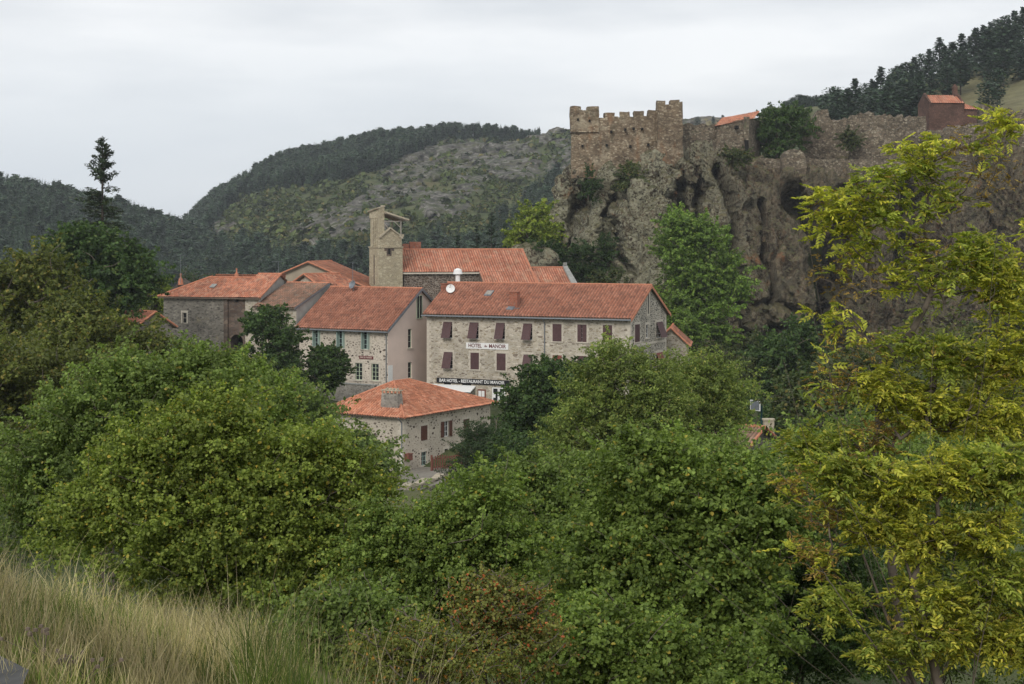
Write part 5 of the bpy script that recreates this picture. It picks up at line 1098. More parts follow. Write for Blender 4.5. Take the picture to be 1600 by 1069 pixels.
# ------------------------------------------------------------------ plants
def unit(v): return v/np.maximum(np.linalg.norm(v, axis=1, keepdims=True), 1e-6)
def leaf_geo(C, Nn, size, wid=.8, T=None, r=rng, hexa=True, fold=.18):
    n = len(C); Nn = unit(Nn)
    if T is None: T = r.normal(size=(n, 3))
    T = unit(T-Nn*np.sum(T*Nn, 1, keepdims=True)); B = np.cross(Nn, T); size = np.broadcast_to(size, (n,))[:, None]
    if hexa: pts = [(-.5, 0, 0), (-.2, .40*wid, fold), (.22, .38*wid, fold), (.5, 0, 0), (.22, -.38*wid, fold), (-.2, -.40*wid, fold)]; fs = [(0, 1, 2, 3), (0, 3, 4, 5)]
    else: pts = [(-.5, 0, 0), (0, .42*wid, fold*.6), (.5, 0, 0), (0, -.42*wid, fold*.6)]; fs = [(0, 1, 2, 3)]
    k = len(pts); V = np.stack([C+size*(a*T+b*B+c*Nn) for a, b, c in pts], 1).reshape(-1, 3)
    base = (np.arange(n)*k)[:, None]; Fq = np.concatenate([base+np.array(f)[None] for f in fs]); return V, Fq, k
def crown(blobs, nclump, nper, rc, r, shell=(.72, 1.02), inner=.25, flat_=.65, up=.5, low=-.55, slen=None, rag=1.):
    """sprays of leaves pointing outwards and up through overlapping ellipsoids x,y,z,rx,ry,rz, gathered in billows"""
    b = np.array(blobs, float); w = (b[:, 3]*b[:, 4]*b[:, 5])**(2/3); w /= w.sum(); ns_ = max(5, nclump//11); sup = []; tries = 0
    while len(sup) < ns_ and tries < 40*ns_:
        tries += 1; i = r.choice(len(b), p=w); d = r.normal(size=3); d /= np.linalg.norm(d)
        if d[2] < low and r.random() < .8: continue
        lump = 1+.34*rag*float(vn(np.array([d*1.9+i*7.3]), 5)[0]); f = r.uniform(.15, shell[0]) if r.random() < inner else r.uniform(*shell)*lump
        p = b[i, :3]+b[i, 3:]*d*f
        if f > shell[0]:
            q = (p[None]-b[:, :3])/b[:, 3:]; ins = (np.sum(q*q, 1) < .42); ins[i] = False
            if ins.any(): continue
        sup.append((p, d, i, r.uniform(.5, 1.4)))
    cc = []; A = []; E = []; Ls = []; cw = []
    for k in range(nclump):
        j = int(r.integers(len(sup))); p, d, i, sz_ = sup[j]; R_ = b[i, 3:].mean(); q = r.normal(size=3)*np.array([1, 1, .7])*(R_*.15*sz_+rc*.5)
        e = d*np.array([.8, .8, .5])+q/(R_*.3)*.5+np.array([0, 0, .45])+r.normal(size=3)*.28; e /= np.linalg.norm(e)
        ll = rc*r.uniform(1.3, 3.0)*(1.55*rag if r.random() < .10 else 1); A.append(p+q-e*ll*.35); E.append(e); Ls.append(ll); cc.append(p+q+e*ll*.45); cw.append(j)
    A = np.array(A); E = np.array(E); Ls = np.array(Ls); cc = np.array(cc); ci = np.repeat(np.arange(nclump), nper); n = len(ci)
    u = r.random(n)**.85*1.05; sp = (rc*r.uniform(.5, 1.1, nclump)[ci]*(1.05-.85*u))[:, None]; off = r.normal(size=(n, 3))*np.array([1, 1, .7])*sp*.6
    C = A[ci]+E[ci]*(u*Ls[ci])[:, None]+off; C[:, 2] -= u*u*Ls[ci]*.15
    Nn = E[ci]*.35+np.array([0, 0, up])+r.normal(size=(n, 3))*.62+off/rc*.5
    cw = r.random(len(sup))[np.array(cw)]
    return cc, C, Nn, (ci, np.clip(cw*.62+r.random(nclump)*.38, 0, 1))
def skeleton(base, targets, r, rtip=.012, trunk_h=None, sag=.12, lean=None, ns=5, maxn=220, nstem=1, spread=.3):
    base = np.array(base, float); targets = np.array(targets)
    if len(targets) > maxn: targets = targets[r.choice(len(targets), maxn, replace=False)]
    cen = targets.mean(0); top = targets[:, 2].max(); nodes = [base]; par = [-1]
    for s in range(nstem):
        e = cen.copy(); e[2] = base[2]+(top-base[2])*(.82 if nstem == 1 else r.uniform(.6, .85))
        if nstem > 1: e[:2] = cen[:2]+r.normal(size=2)*spread
        m = 8; last = 0
        for k in range(1, m+1):
            t = k/m; p = base*(1-t)+e*t; p = p+np.array([math.sin(t*5+s)*.04, math.cos(t*4+s)*.04, 0])*(e[2]-base[2])*.5*t
            nodes.append(p); par.append(last); last = len(nodes)-1
    order = np.argsort(np.linalg.norm(targets[:, :2]-cen[:2], axis=1)+abs(targets[:, 2]-cen[2])*.3)
    for i in order:
        t = targets[i]; A = np.array(nodes); d = t-A; dist = np.linalg.norm(d, axis=1); cost = dist*(1+.9*(d[:, 2] < dist*.25))+(A[:, 2] < base[2]+.18*(top-base[2]))*dist*.8
        j = int(np.argmin(cost)); mid = (A[j]+t)/2+r.normal(size=3)*dist[j]*.06; mid[2] -= 0*sag
        nodes.append(mid); par.append(j); nodes.append(t); par.append(len(nodes)-2)
    A = np.array(nodes); n = len(A); cnt = np.zeros(n)
    ch = np.bincount([p for p in par if p >= 0], minlength=n)
    cnt[ch == 0] = 1
    for i in range(n-1, 0, -1): cnt[par[i]] += cnt[i]
    rad = rtip*np.maximum(cnt, 1)**.5; E = np.array([(par[i], i) for i in range(1, n)])
    r1 = rad[E[:, 1]]; r0 = np.minimum(rad[E[:, 0]], r1*1.5)
    D = unit(A[E[:, 1]]-A[E[:, 0]]); ref = np.where(np.abs(D[:, 2:3]) > .9, np.array([[1., 0, 0]]), np.array([[0, 0, 1.]])); a = unit(np.cross(D, ref)); b = np.cross(a, D); V = []
    for c, rr in ((A[E[:, 0]], r0), (A[E[:, 1]], r1)):
        for k in range(ns): th = 2*math.pi*k/ns; V.append(c+(a*math.cos(th)+b*math.sin(th))*rr[:, None])
    V = np.stack(V, 1).reshape(-1, 3); bs = (np.arange(len(E))*2*ns)[:, None]
    Fq = np.concatenate([bs+np.array([k, (k+1) % ns, ns+(k+1) % ns, ns+k])[None] for k in range(ns)]); return V, Fq, A
def crown_mesh(name, C, Nn, ci, size, r, wid=.8, hexa=True, jit=.3, fold=.18):
    sz = size*r.uniform(1-jit, 1+jit, len(C)); V, Fq, k = leaf_geo(C, Nn, sz, wid, r=r, hexa=hexa, fold=fold)
    v = np.repeat(np.clip(r.random(len(C)), 0, 1), k); ci, cw = ci; w = np.repeat(cw[ci], k)
    return V, Fq, {'v': v, 'w': w}
def tree(name, base, blobs, nclump, nper, rc, leaf, mat, label, cat='tree', group=None, bark='bark', rtip=None, nstem=1, seed=0, wid=.8, hexa=False, inner=.25, shell=(.72, 1.02), part=('trunk', 'crown'), ns=5, maxn=160, up=.5, low=-.55, flat_=.65, rag=1.):
    r = np.random.default_rng(seed+100); base = np.array(base, float); rt = root(name, tuple(base), 0, label, cat, group)
    cc, C, Nn, ci = crown(blobs, nclump, nper, rc, r, shell, inner, flat_, up, low, rag=rag)
    V, Fq, at = crown_mesh(part[1], C, Nn, ci, leaf, r, wid, hexa, .45); link(part[1], mesh_np(part[1], V-base, Fq, at), M[mat], rt)
    V, Fq, A = skeleton(base, cc, r, rtip or leaf*.09, nstem=nstem, ns=ns, maxn=maxn, spread=np.array(blobs)[:, 3].mean()*.5); link(part[0], mesh_np(part[0], V-base, Fq, smooth=True), M[bark], rt)
    return rt
def pb(Y, *l, dy=1.0, flat_=1.0):   # blobs given in photo pixels at distance Y: px, py, rx, ry (, depth shift)
    out = []
    for q in l:
        Yq = Y+(q[4] if len(q) > 4 else 0); p = wp(q[0], q[1], Yq); rx = q[2]*Yq/F; rz = q[3]*Yq/F; out.append((p[0], p[1], p[2], rx, (rx+rz)/2*dy, rz))
    return out
def base_at(px, Y, up=0): x = wx(px, Y); return (x, Y, gz(x, Y)+up)

# --- trees around the village
T = tree
T('broadleaf_tree', base_at(835, 205), pb(205, (838,348,26,22),(822,362,24,18),(852,362,20,18),(835,385,30,20)), 260, 60, .8, .34, 'f_lime', 'bright lime green tree left of the castle rock, above the church roof', seed=1)
T('broadleaf_tree', base_at(1092, 176), pb(176, (1085,352,36,26),(1068,378,32,28),(1112,388,36,32),(1080,410,46,30),(1120,430,34,34),(1062,455,34,24),(1095,465,44,30),(1128,478,26,26),(1090,505,36,26),(1125,515,26,22)), 900, 60, .75, .30, 'f_rocktree', 'tall fresh green tree standing against the cliff, right of the hotel roof', seed=2, bark='bark_dark')
T('broadleaf_tree', base_at(1064, 168), pb(168, (1064,512,24,24),(1060,530,26,20)), 200, 60, .6, .26, 'f_rocktree', 'small round bushy tree close behind the right gable of the hotel', seed=3)
T('castle_tree', (wx(1213,226), 226, 10.), pb(228, (1197,200,22,22),(1228,192,26,24),(1240,212,18,20),(1190,222,18,20),(1215,222,34,24),(1212,182,18,12)), 420, 70, .8, .30, 'f_dark', 'dense dark green tree inside the castle between the side range and the ruin', seed=4)
T('broadleaf_tree', base_at(1232, 150), pb(150, (1232,530,34,32),(1210,560,26,30),(1258,560,32,32),(1232,590,40,34),(1262,612,30,30),(1220,630,30,30),(1245,650,26,28)), 560, 60, .7, .28, 'f_dark', 'dark green tree at the cliff foot, right of the basketball hoop', seed=5)
T('trimmed_tree', base_at(511, 141), pb(141, (511,571,30,28),(511,585,28,22),(505,562,18,18),(520,564,18,16)), 760, 60, .26, .19, 'f_dark', 'neatly rounded tree on a short trunk before the pebbled house front', seed=6, inner=.35, rag=.1, low=-1.1, shell=(.75,.98))
T('broadleaf_tree', base_at(425, 140), pb(140, (420,505,24,26),(440,530,22,22),(408,520,16,18),(418,558,34,32),(440,556,20,26),(388,585,32,24),(445,590,26,28)), 500, 60, .6, .24, 'f_dark', 'dark loose tree in front of the mossy roofed house', seed=7)
T('walnut_tree', base_at(150, 128), pb(128, (135,392,40,28),(160,410,60,36),(110,420,40,36),(190,430,38,34),(150,450,70,36),(110,465,40,30),(200,462,28,26)), 900, 60, .8, .30, 'f_dark', 'big dark rounded tree at the left, in front of the tall spruce', seed=8)
T('broadleaf_tree', base_at(240, 175), pb(175, (243,458,22,14),(225,470,24,18),(255,475,22,16)), 220, 50, .8, .32, 'f_lime', 'pale lime green tree just left of the gatehouse roof', seed=9)
T('broadleaf_tree', base_at(45, 82), pb(82, (58,430,36,40),(30,470,50,60),(90,480,40,44),(-20,480,60,70)), 500, 60, .65, .20, 'f_olive', 'olive green tree at the far left edge of the view', seed=10)
T('broadleaf_tree', base_at(150, 74), pb(74, (120,520,50,50),(172,524,40,32),(212,552,38,28),(150,575,70,50),(240,590,44,40)), 620, 60, .6, .17, 'f_olive', 'olive green tree in front of the big dark tree, below the outbuilding', seed=11)
T('broadleaf_tree', base_at(40, 58), pb(58, (40,570,60,60),(0,620,70,80),(90,620,60,60),(60,690,70,60)), 620, 60, .5, .135, 'f_olive', 'brownish olive tree at the left edge, below the others', seed=12)
T('broadleaf_tree', base_at(320, 104), pb(104, (292,578,44,34),(342,590,48,32),(390,604,36,30),(262,598,36,32),(330,620,70,36)), 620, 60, .6, .2, 'f_hazel2', 'grey green tree below the gatehouse wall', seed=13)
T('broadleaf_tree', base_at(835, 100), pb(100, (852,594,28,22),(878,584,28,20),(894,600,30,30),(834,622,24,24),(858,645,44,40),(826,660,30,28),(905,650,34,44),(850,694,58,38),(806,690,22,22)), 1100, 70, .55, .19, 'f_dark', 'dark green tree in front of the hotel door', seed=14, bark='bark_dark')
T('ash_tree', base_at(1000, 58), pb(58, (960,575,34,30),(990,600,46,40),(930,620,40,44),(1010,650,60,50),(925,680,48,50),(980,700,60,50),(900,730,40,40),(1040,590,26,24),(960,555,20,14)), 1500, 60, .38, .115, 'f_ashmid', 'soft green feathery tree before the right half of the hotel', seed=15, wid=.5)
T('ash_tree', base_at(1090, 62), pb(62, (1095,580,36,24),(1075,615,40,34),(1118,610,32,34),(1095,650,44,36),(1125,645,18,28),(1070,690,50,40),(1110,720,50,40)), 1100, 60, .38, .115, 'f_ashmid', 'soft green feathery tree before the little cottage', seed=16, wid=.5)
T('broom_bush', base_at(735, 96), pb(96, (742,692,22,24),(765,700,24,28),(755,730,34,28),(730,745,20,16)), 420, 60, .5, .18, 'f_broom', 'dark bluish green bush right of the nearest house', 'bush', seed=17, wid=.3)
T('lilac_bush', base_at(800, 88), pb(88, (805,708,34,28),(835,720,40,36),(800,752,36,34),(840,770,50,40)), 620, 60, .45, .16, 'f_dark', 'rich green bush below the dark tree by the hotel door', 'bush', seed=18)
# bushes and creepers at the foot of the cliff
for k, (px_, py_, rx_, ry_, Y_, mt, lb) in enumerate([
    (925,400,30,40,202,'f_ivy','dark ivy bush climbing the cleft left of the big rounded rock'),
    (870,405,36,26,200,'f_ivy','dark bush on the slope above the chapel coping'),
    (935,430,26,34,202,'f_ivy','dark bush below the big rounded rock, right of the chapel coping'),
    (845,395,30,16,199,'f_ivy','low dark bush beside the domed rock'),
    (983,275,14,18,212,'f_scrub','small bush in the cleft just under the castle curtain wall'),
    (919,290,10,22,214,'f_ivy','narrow dark bush hanging under the left castle tower'),
    (1148,246,14,14,213,'f_scrub','brownish bush beside the castle side range on the cliff top'),
    (1328,215,9,14,224,'f_scrub','small green bush growing on the jagged ruin'),
    (1130,560,40,26,166,'f_scrub','brownish scrub bush at the cliff foot behind the cottage'),
    (1165,540,34,22,178,'f_scrub','dull scrub bush against the foot of the cliff'),
    (1175,600,40,26,150,'f_scrub','mixed scrub bush above the basketball hoop'),
    (1165,630,24,16,132,'f_dark','clipped dark hedge bush left of the basketball hoop'),
    (1120,615,40,26,160,'f_scrub','dull green bush right of the cottage'),
    (1000,455,40,16,191,'f_scrub','yellowish scrub patch under the big rounded rock'),
    (960,440,26,18,190,'f_scrub','dull scrub patch behind the hotel roof')]):
    p = wp(px_, py_, Y_); r_ = rx_*Y_/F; z = ry_*Y_/F
    T('bush', (p[0], p[1], p[2]-z), [(p[0], p[1], p[2], r_, r_*.8, z), (p[0]+r_*.4, p[1]-.3, p[2]-z*.3, r_*.6, r_*.5, z*.7), (p[0]-r_*.4, p[1]+.3, p[2]-z*.35, r_*.6, r_*.5, z*.65)], int(60+rx_*ry_*.09), 50, .6, .26, mt, lb, 'bush', seed=40+k, maxn=50, part=('stems', 'foliage'))
# the tall spruce
def conifer(name, base, h, w, label, seed, mat='f_conifer_near', sp=.55, nper=34, leaf=.28, bare=.0, group=None, wf=None, up=.18):
    r = np.random.default_rng(seed); base = np.array(base, float); rt = root(name, tuple(base), 0, label, 'tree', group); C = []; D = []; ci = []; br = MB(); nb = 0
    br.tube((0,0,0), (0,0,h*.55), h*.013, h*.008, 7); br.tube((0,0,h*.55), (0,0,h), h*.008, .02, 6); z = h*.06
    while z < h*.985:
        t = z/h; rad = w*(wf(t) if wf else (1-t)**.75)
        for q in range(r.integers(4, 6)):
            if r.random() < bare: continue
            a = r.uniform(0, 6.283); ll = rad*r.uniform(.55, 1.1); d = np.array([math.cos(a), math.sin(a), up*r.uniform(-.6, 2.2)+.5*(t > .8)]); e = np.array([0, 0, z])+d*ll
            br.tube((0,0,z), e, .035, .012, 4)
            for s in range(int(nper*ll/w)+5):
                u = r.uniform(.22, 1.04); C.append(np.array([0, 0, z])+d*ll*u+r.normal(size=3)*np.array([.22, .22, .13])*(.4+.25*ll)*(1.15-u*.5)-np.array([0,0,.10*ll*u])); D.append(d+r.normal(size=3)*.5); ci.append(nb)
            nb += 1
        z += sp*(1.15-.5*t)*r.uniform(.8, 1.2)
    C = np.array(C); D = np.array(D); Nn = r.normal(size=C.shape)*.5+np.array([0, 0, .8]); V, Fq, k = leaf_geo(C, Nn, leaf*r.uniform(.7, 1.4, len(C)), .38, T=D, r=r, hexa=False)
    ci = np.array(ci); link('crown', mesh_np('crown', V, Fq, {'v': np.repeat(r.random(len(C)), k), 'w': np.repeat(r.random(nb)[ci], k)}), M[mat], rt); build('trunk', br, M['bark_dark'], rt); return rt
b = base_at(160, 150); hh = wz(212, 150)-b[2]
conifer('spruce_tree', b, hh, 5.0, 'tall thin-topped spruce rising above the trees at the left', 5, sp=.42, leaf=.42, wf=lambda t: (1.55*(1-t)+.06) if t > .60 else .66+.4*sstep(.6, .4, t), nper=80, bare=.16)
for k, (px_, pt, Y_, w_, lb) in enumerate([(768,330,230,3.6,'dark conifer on the left of the lime green tree, behind the church'), (745,352,236,3.4,'dark conifer behind the church roof ridge'), (790,348,240,3.2,'dark conifer just behind the lime green tree'), (715,365,240,3.0,'dark conifer right of the red church chimney')]):
    b = base_at(px_, Y_); conifer('fir_tree', b, wz(pt, Y_)-b[2], w_, lb, 60+k, mat='f_conifer', sp=.8, leaf=.5, nper=36)
T('bare_tree', base_at(300, 180), pb(180, (308,430,24,12),(296,438,20,10)), 60, 12, .5, .2, 'f_broom', 'thin wispy tree behind the left end of the gatehouse roof', seed=77)

# --- foreground shrubs
def shrub(name, px_, Y, blobs, nclump, nper, rc, leaf, mat, label, seed, wid=.82, cat='shrub', nstem=5, **k):
    q_ = np.random.default_rng(seed+9); blobs = list(blobs)+[(b[0]+b[2]*q_.uniform(-.65, .65), b[1]-b[3]*q_.uniform(.55, .85), b[2]*q_.uniform(.16, .30), b[3]*q_.uniform(.35, .6)) for b in blobs for _ in range(2)]
    nper = int(nper*2.5); leaf *= .60; k.setdefault('rag', 1.25); k.setdefault('maxn', 420)
    return T(name, base_at(px_, Y, -.1), pb(Y, *blobs, dy=.9), nclump, nper, rc, leaf, mat, label, cat, seed=seed, hexa=True, wid=wid, nstem=nstem, part=('stems', 'foliage'), rtip=.0028, **k)
shrub('hazel_shrub', 380, 17.5, [(370,715,95,80),(280,740,90,75),(465,760,75,72),(250,800,90,80),(370,830,110,80),(500,840,80,75),(200,760,60,60),(535,756,36,40),(450,900,110,70),(330,900,120,60),(150,830,70,60),(575,800,30,40)], 3000, 26, .17, .062, 'f_hazel', 'broad yellow green shrub filling the left foreground', 201)
shrub('hazel_shrub', 180, 23, [(200,640,80,60),(130,690,80,70),(90,760,70,70),(260,640,60,60),(60,830,60,60),(330,600,60,40)], 1200, 26, .22, .075, 'f_hazel2', 'duller green shrub behind the big left shrub, near the left edge', 202)
shrub('hazel_shrub', 440, 26, [(385,620,50,36),(360,650,60,56),(425,680,42,36),(340,610,40,30)], 900, 26, .22, .08, 'f_mid', 'green shrub top between the big left shrub and the trimmed tree', 203)
shrub('thorn_shrub', 690, 16.5, [(705,855,70,54),(645,872,60,56),(755,800,44,40),(760,880,80,80),(600,850,36,40),(745,762,20,22),(660,940,100,60),(590,910,50,60)], 1500, 24, .15, .058, 'f_mid', 'shrub in the middle foreground with some yellow leaves, below the lane', 204, maxn=260)
shrub('thorn_shrub', 850, 20, [(850,810,64,50),(900,820,76,64),(815,860,50,56),(870,900,100,80),(930,760,60,50),(850,750,40,34)], 1200, 26, .18, .066, 'f_hazel2', 'dense green shrub just right of the middle foreground', 205)
shrub('guelder_shrub', 1050, 15, [(1040,790,80,70),(1120,820,90,80),(980,860,80,80),(1060,900,110,90),(1160,900,90,80),(980,960,100,80),(1100,990,120,80),(1010,740,50,40),(1200,860,50,60)], 2400, 24, .16, .066, 'f_mid', 'large round leaved dark green shrub right of centre in the foreground', 206)
shrub('thorn_shrub', 1180, 24, [(1150,752,60,34),(1215,765,56,44),(1180,800,70,50),(1100,745,50,28),(1230,810,50,60)], 1000, 24, .2, .075, 'f_hazel2', 'green shrub below the faded shed roof', 207)
shrub('thorn_shrub', 990, 30, [(960,770,60,40),(1020,750,60,40),(1060,740,60,30),(900,770,40,30),(1100,730,40,26)], 700, 26, .25, .09, 'f_mid', 'green shrub under the feathery trees', 208)
shrub('autumn_shrub', 780, 10, [(785,960,50,40),(760,935,28,22),(830,990,50,34),(770,1020,80,44)], 560, 13, .075, .036, 'f_red', 'small shrub with red and orange leaves at the bottom centre', 209, wid=.7, nstem=4, shell=(.5, 1.05))
shrub('autumn_shrub', 650, 9.4, [(655,1010,50,30),(705,1030,50,36),(590,1035,50,26)], 300, 13, .075, .034, 'f_autumn', 'low yellowish brown shrub left of the reddening shrub', 210, wid=.7, nstem=4, shell=(.5, 1.05))
shrub('thorn_shrub', 900, 12, [(920,1020,80,50),(1000,1050,90,50),(850,1050,70,50),(1120,1060,100,50)], 900, 22, .13, .055, 'f_mid', 'low green shrub along the bottom edge, right of the red leaves', 211)
shrub('thorn_shrub', 530, 11.5, [(545,985,50,40),(490,965,44,34),(590,1000,50,40),(530,1030,70,40)], 500, 20, .12, .05, 'f_hazel2', 'low green shrub between the grassy bank and the yellowish brown shrub', 214)
shrub('thorn_shrub', 1230, 17, [(1220,900,80,90),(1260,1000,100,80),(1180,1000,80,70),(1290,880,60,90)], 1000, 24, .16, .058, 'f_dark', 'very dark shrub between the round leaved shrub and the yellow ash', 212)
shrub('thorn_shrub', 1420, 21, [(1400,900,120,100),(1520,900,120,110),(1450,1000,160,90),(1600,980,100,110),(1500,790,110,70),(1350,800,60,60)], 1400, 24, .2, .07, 'f_hazel2', 'green shrubs seen through the yellow ash at lower right', 213)
for k, (px_, py_, rx_, ry_, Y_, mt, lb) in enumerate([(460,780,100,80,40,'f_mid','thicket on the slope behind the big left shrub'), (720,880,100,50,46,'f_hazel2','thicket on the slope just below the lane wall'), (920,810,120,60,44,'f_mid','thicket on the slope behind the central shrubs'), (1120,800,140,60,44,'f_hazel2','thicket on the slope below the shed'), (1350,740,150,110,48,'f_mid','thicket on the slope behind the yellow ash'), (1560,700,140,150,52,'f_olive','thicket on the slope at the far right'), (150,760,150,110,42,'f_olive','thicket on the slope at the far left'), (1330,620,90,60,90,'f_scrub','scrubby tree on the slope behind the ash stems'), (1450,600,110,90,110,'f_olive','scrubby tree near the cliff at the far right'), (1600,560,100,110,100,'f_scrub','scrubby tree at the right edge below the cliff'), (540,728,34,22,110,'f_hazel2','bush left of the nearest house foot'), (665,842,60,26,60,'f_mid','bush just under the lane wall'),(452,652,34,22,112,'f_mid','bush below and left of the trimmed tree'),(250,640,90,60,60,'f_hazel2','bush between the olive trees and the left shrub')]):
    p = wp(px_, py_, Y_); r_ = rx_*Y_/F; z = ry_*Y_/F
    T('thicket_bush', base_at(px_, Y_), [(p[0]+a*r_, p[1]+c, p[2]+b_*z, r_*s, r_*s*.8, z*s) for a, b_, c, s in ((0,0,0,.7), (-.5,-.2,.5,.55), (.5,-.1,-.4,.55), (.15,.35,0,.5), (-.25,.2,0,.5), (0,-.6,-.5,.6))], 520, 44, .012*Y_, .0026*Y_, mt, lb, 'bush', seed=240+k, maxn=90, part=('stems', 'foliage'))

# --- yellow ash: many thin stems, feathered leaves
def ash(name, px0, Y, clusters, label, seed, lf=.165, mats=('f_ash', 'f_ashgreen', 'f_ashbrown'), sub=None):
    r = np.random.default_rng(seed); base = np.array(base_at(px0, Y, -.1)); rt = root(name, tuple(base), 0, label, 'tree'); tips = []; kinds = []
    for (px_, py_, rx_, ry_, n, kd) in clusters:
        for _ in range(int(n*(1.25 if py_ < 560 else 1.7))):
            d = r.normal(size=3); d /= np.linalg.norm(d); f = r.random()**.45; Yq = Y+d[1]*f*rx_*Y/F*.9; tips.append(wp(px_+d[0]*rx_*f, py_+d[2]*ry_*f, Yq)); kinds.append(kd if r.random() < .8 else r.integers(0, 3))
    tips = np.array(tips); kinds = np.array(kinds)
    V, Fq, A = skeleton(base, tips, r, .0019, nstem=14, ns=5, maxn=2200, spread=.9); link('trunk', mesh_np('trunk', V-base, Fq, smooth=True), M['bark'], rt)
    names = ('yellow_foliage', 'green_foliage', 'brown_foliage')
    for kd in range(3):
        S = tips[kinds == kd]
        if not len(S): continue
        Cs = []; Ts = []; Ns = []; vs = []; ws = []; Ls = []
        for p in S:
            wcl = r.random()
            for q in range(3 if kd < 2 else 2):                       # compound leaves on one twig end
                D = r.normal(size=3)*[1, 1, .45]+[0, 0, -.05]; D /= np.linalg.norm(D); Nn = np.array([0, 0, 1.])-D*D[2]+r.normal(size=3)*.25; Nn -= D*Nn.dot(D); Nn /= np.linalg.norm(Nn); B = np.cross(Nn, D); L_ = lf*r.uniform(.65, 1.15)*(1 if kd < 2 else .6)
                for j in range(5):
                    s = .25+.7*j/4
                    for sg in ((-1, 1) if j < 4 else (0,)):
                        if kd == 2 and r.random() < .3: continue
                        dr = D*(.75 if sg else 1)+B*sg*.85+np.array([0, 0, -.18]); ll = L_*.36*(1-.25*abs(s-.5)); Cs.append(p+D*L_*s-np.array([0, 0, .12*L_*s*s])+dr/np.linalg.norm(dr)*ll*.5); Ts.append(dr); Ns.append(Nn+r.normal(size=3)*.25); vs.append(r.random()); ws.append(wcl); Ls.append(ll)
        V, Fq, k = leaf_geo(np.array(Cs), np.array(Ns), np.array(Ls), .42, T=np.array(Ts), r=r, hexa=True); link(names[kd], mesh_np(names[kd], V-base, Fq, {'v': np.repeat(vs, k), 'w': np.repeat(ws, k)}), M[mats[kd]], rt)
    return rt
ash('ash_tree', 1430, 14.5, [(1330,320,60,40,34,0),(1400,290,60,50,32,1),(1330,390,50,40,16,0),(1440,240,50,34,30,0),(1500,220,40,30,20,2),(1540,270,50,60,44,2),(1560,200,40,30,22,0),(1470,300,50,50,24,1),(1350,450,50,34,12,2),(1300,490,40,24,14,0),(1390,370,60,40,16,1),
    (1520,400,44,44,60,1),(1560,440,50,60,70,0),(1460,380,40,60,10,2),(1330,540,60,40,26,2),(1420,540,50,30,26,1),(1300,600,50,40,34,2),(1380,600,50,34,44,0),(1480,560,50,34,44,1),(1560,560,50,50,70,0),(1450,640,60,40,60,0),(1540,650,60,40,70,0),(1370,680,50,40,50,2),(1280,700,60,40,60,1),(1600,520,60,200,110,0),(1290,330,40,50,26,0),(1360,320,60,60,40,1),(1420,420,60,60,30,0),(1290,420,40,50,18,2),(1470,430,50,60,30,1)],
    'tall thin stemmed ash with yellow and rusty leaves at the right', 301)
ash('ash_tree', 1500, 12.5, [(1320,740,60,40,60,1),(1400,760,60,40,60,0),(1480,740,60,40,60,0),(1560,740,60,50,80,1),(1360,820,50,40,40,0),(1440,840,60,44,80,0),(1540,830,60,40,60,0),(1270,860,50,50,36,2),(1300,940,60,40,30,1),(1560,910,60,50,70,1),(1440,930,60,40,40,0),(1500,980,80,50,90,0),(1400,1010,70,40,50,1),(1590,1000,60,50,60,0),(1290,800,40,30,30,2),(1240,760,40,30,20,2)],
    'lower bushy yellow green ash in the right foreground', 302, lf=.16)

# --- grass on the bank
def blades(name, n, region, h, w, mat, label, cat='grass', seed=0, lean=(.25, .1), head=False):
    r = np.random.default_rng(seed); P = region(r, n); n = len(P); X, Y = P[:, 0], P[:, 1]; Z = ground_z(X, Y)-.03; hh = h*r.uniform(.25, 1.2, n)*(1+.9*fbm(np.stack([X*2.2, Y*1.6, X*0], 1), 3, seed)); a = r.uniform(0, 6.283, n); W = w*r.uniform(.6, 1.3, n)
    ln = np.abs(r.normal(size=n))*lean[0]+lean[1]; la = r.uniform(0, 6.283, n); dx, dy = np.cos(la)*ln*hh, np.sin(la)*ln*hh; V = []
    for t, ww in ((0, 1), (.4, .9), (.75, .6), (1, .12)):
        cx_ = X+dx*t*t; cy_ = Y+dy*t*t; cz = Z+hh*t*(1-.15*ln*t)
        for sg in (-1, 1): V.append(np.stack([cx_+np.cos(a)*W*ww*sg, cy_+np.sin(a)*W*ww*sg, cz], 1))
    V = np.stack(V, 1).reshape(-1, 3); b = (np.arange(n)*8)[:, None]; Fq = np.concatenate([b+np.array([2*k, 2*k+1, 2*k+3, 2*k+2])[None] for k in range(3)])
    cl = np.clip(.5+fbm(np.stack([X*2, Y*2, X*0], 1), 3, seed+3)*1.6+r.normal(size=n)*.12, 0, 1)
    return tag(link(name, mesh_np(name, V, Fq, {'v': np.repeat(r.random(n), 8), 'w': np.repeat(cl, 8)}), M[mat]), label, cat, kind='stuff')
def reg(x0, x1, y0, y1, cond=None):
    def f(r, n):
        Y = y0+(y1-y0)*r.random(n*3)**.8; px_ = r.uniform(x0, x1, n*3); X = wx(px_, Y); k = np.ones(len(X), bool)
        if cond is not None: k = cond(px_, Y, r)
        return np.stack([X, Y], 1)[k][:n]
    return f
blades('dry_grass', 23000, reg(-160, 640, 5.6, 11.5, lambda p, Y, r: r.random(len(p)) < sstep(560, 230, p+20*(Y-8))*(.35+.65*(vn(np.stack([p/45, Y*1.3, p*0], 1), 13) > -.25))), .27, .0020, 'grass_dry', 'tall dry straw coloured grass on the bank at lower left', seed=1)
blades('green_grass', 20000, reg(-160, 640, 5.2, 9.5, lambda p, Y, r: r.random(len(p)) < np.where(Y < 7.2, .9, .35)), .22, .0024, 'grass_green', 'short green grass mixed under the dry grass at lower left', seed=2)
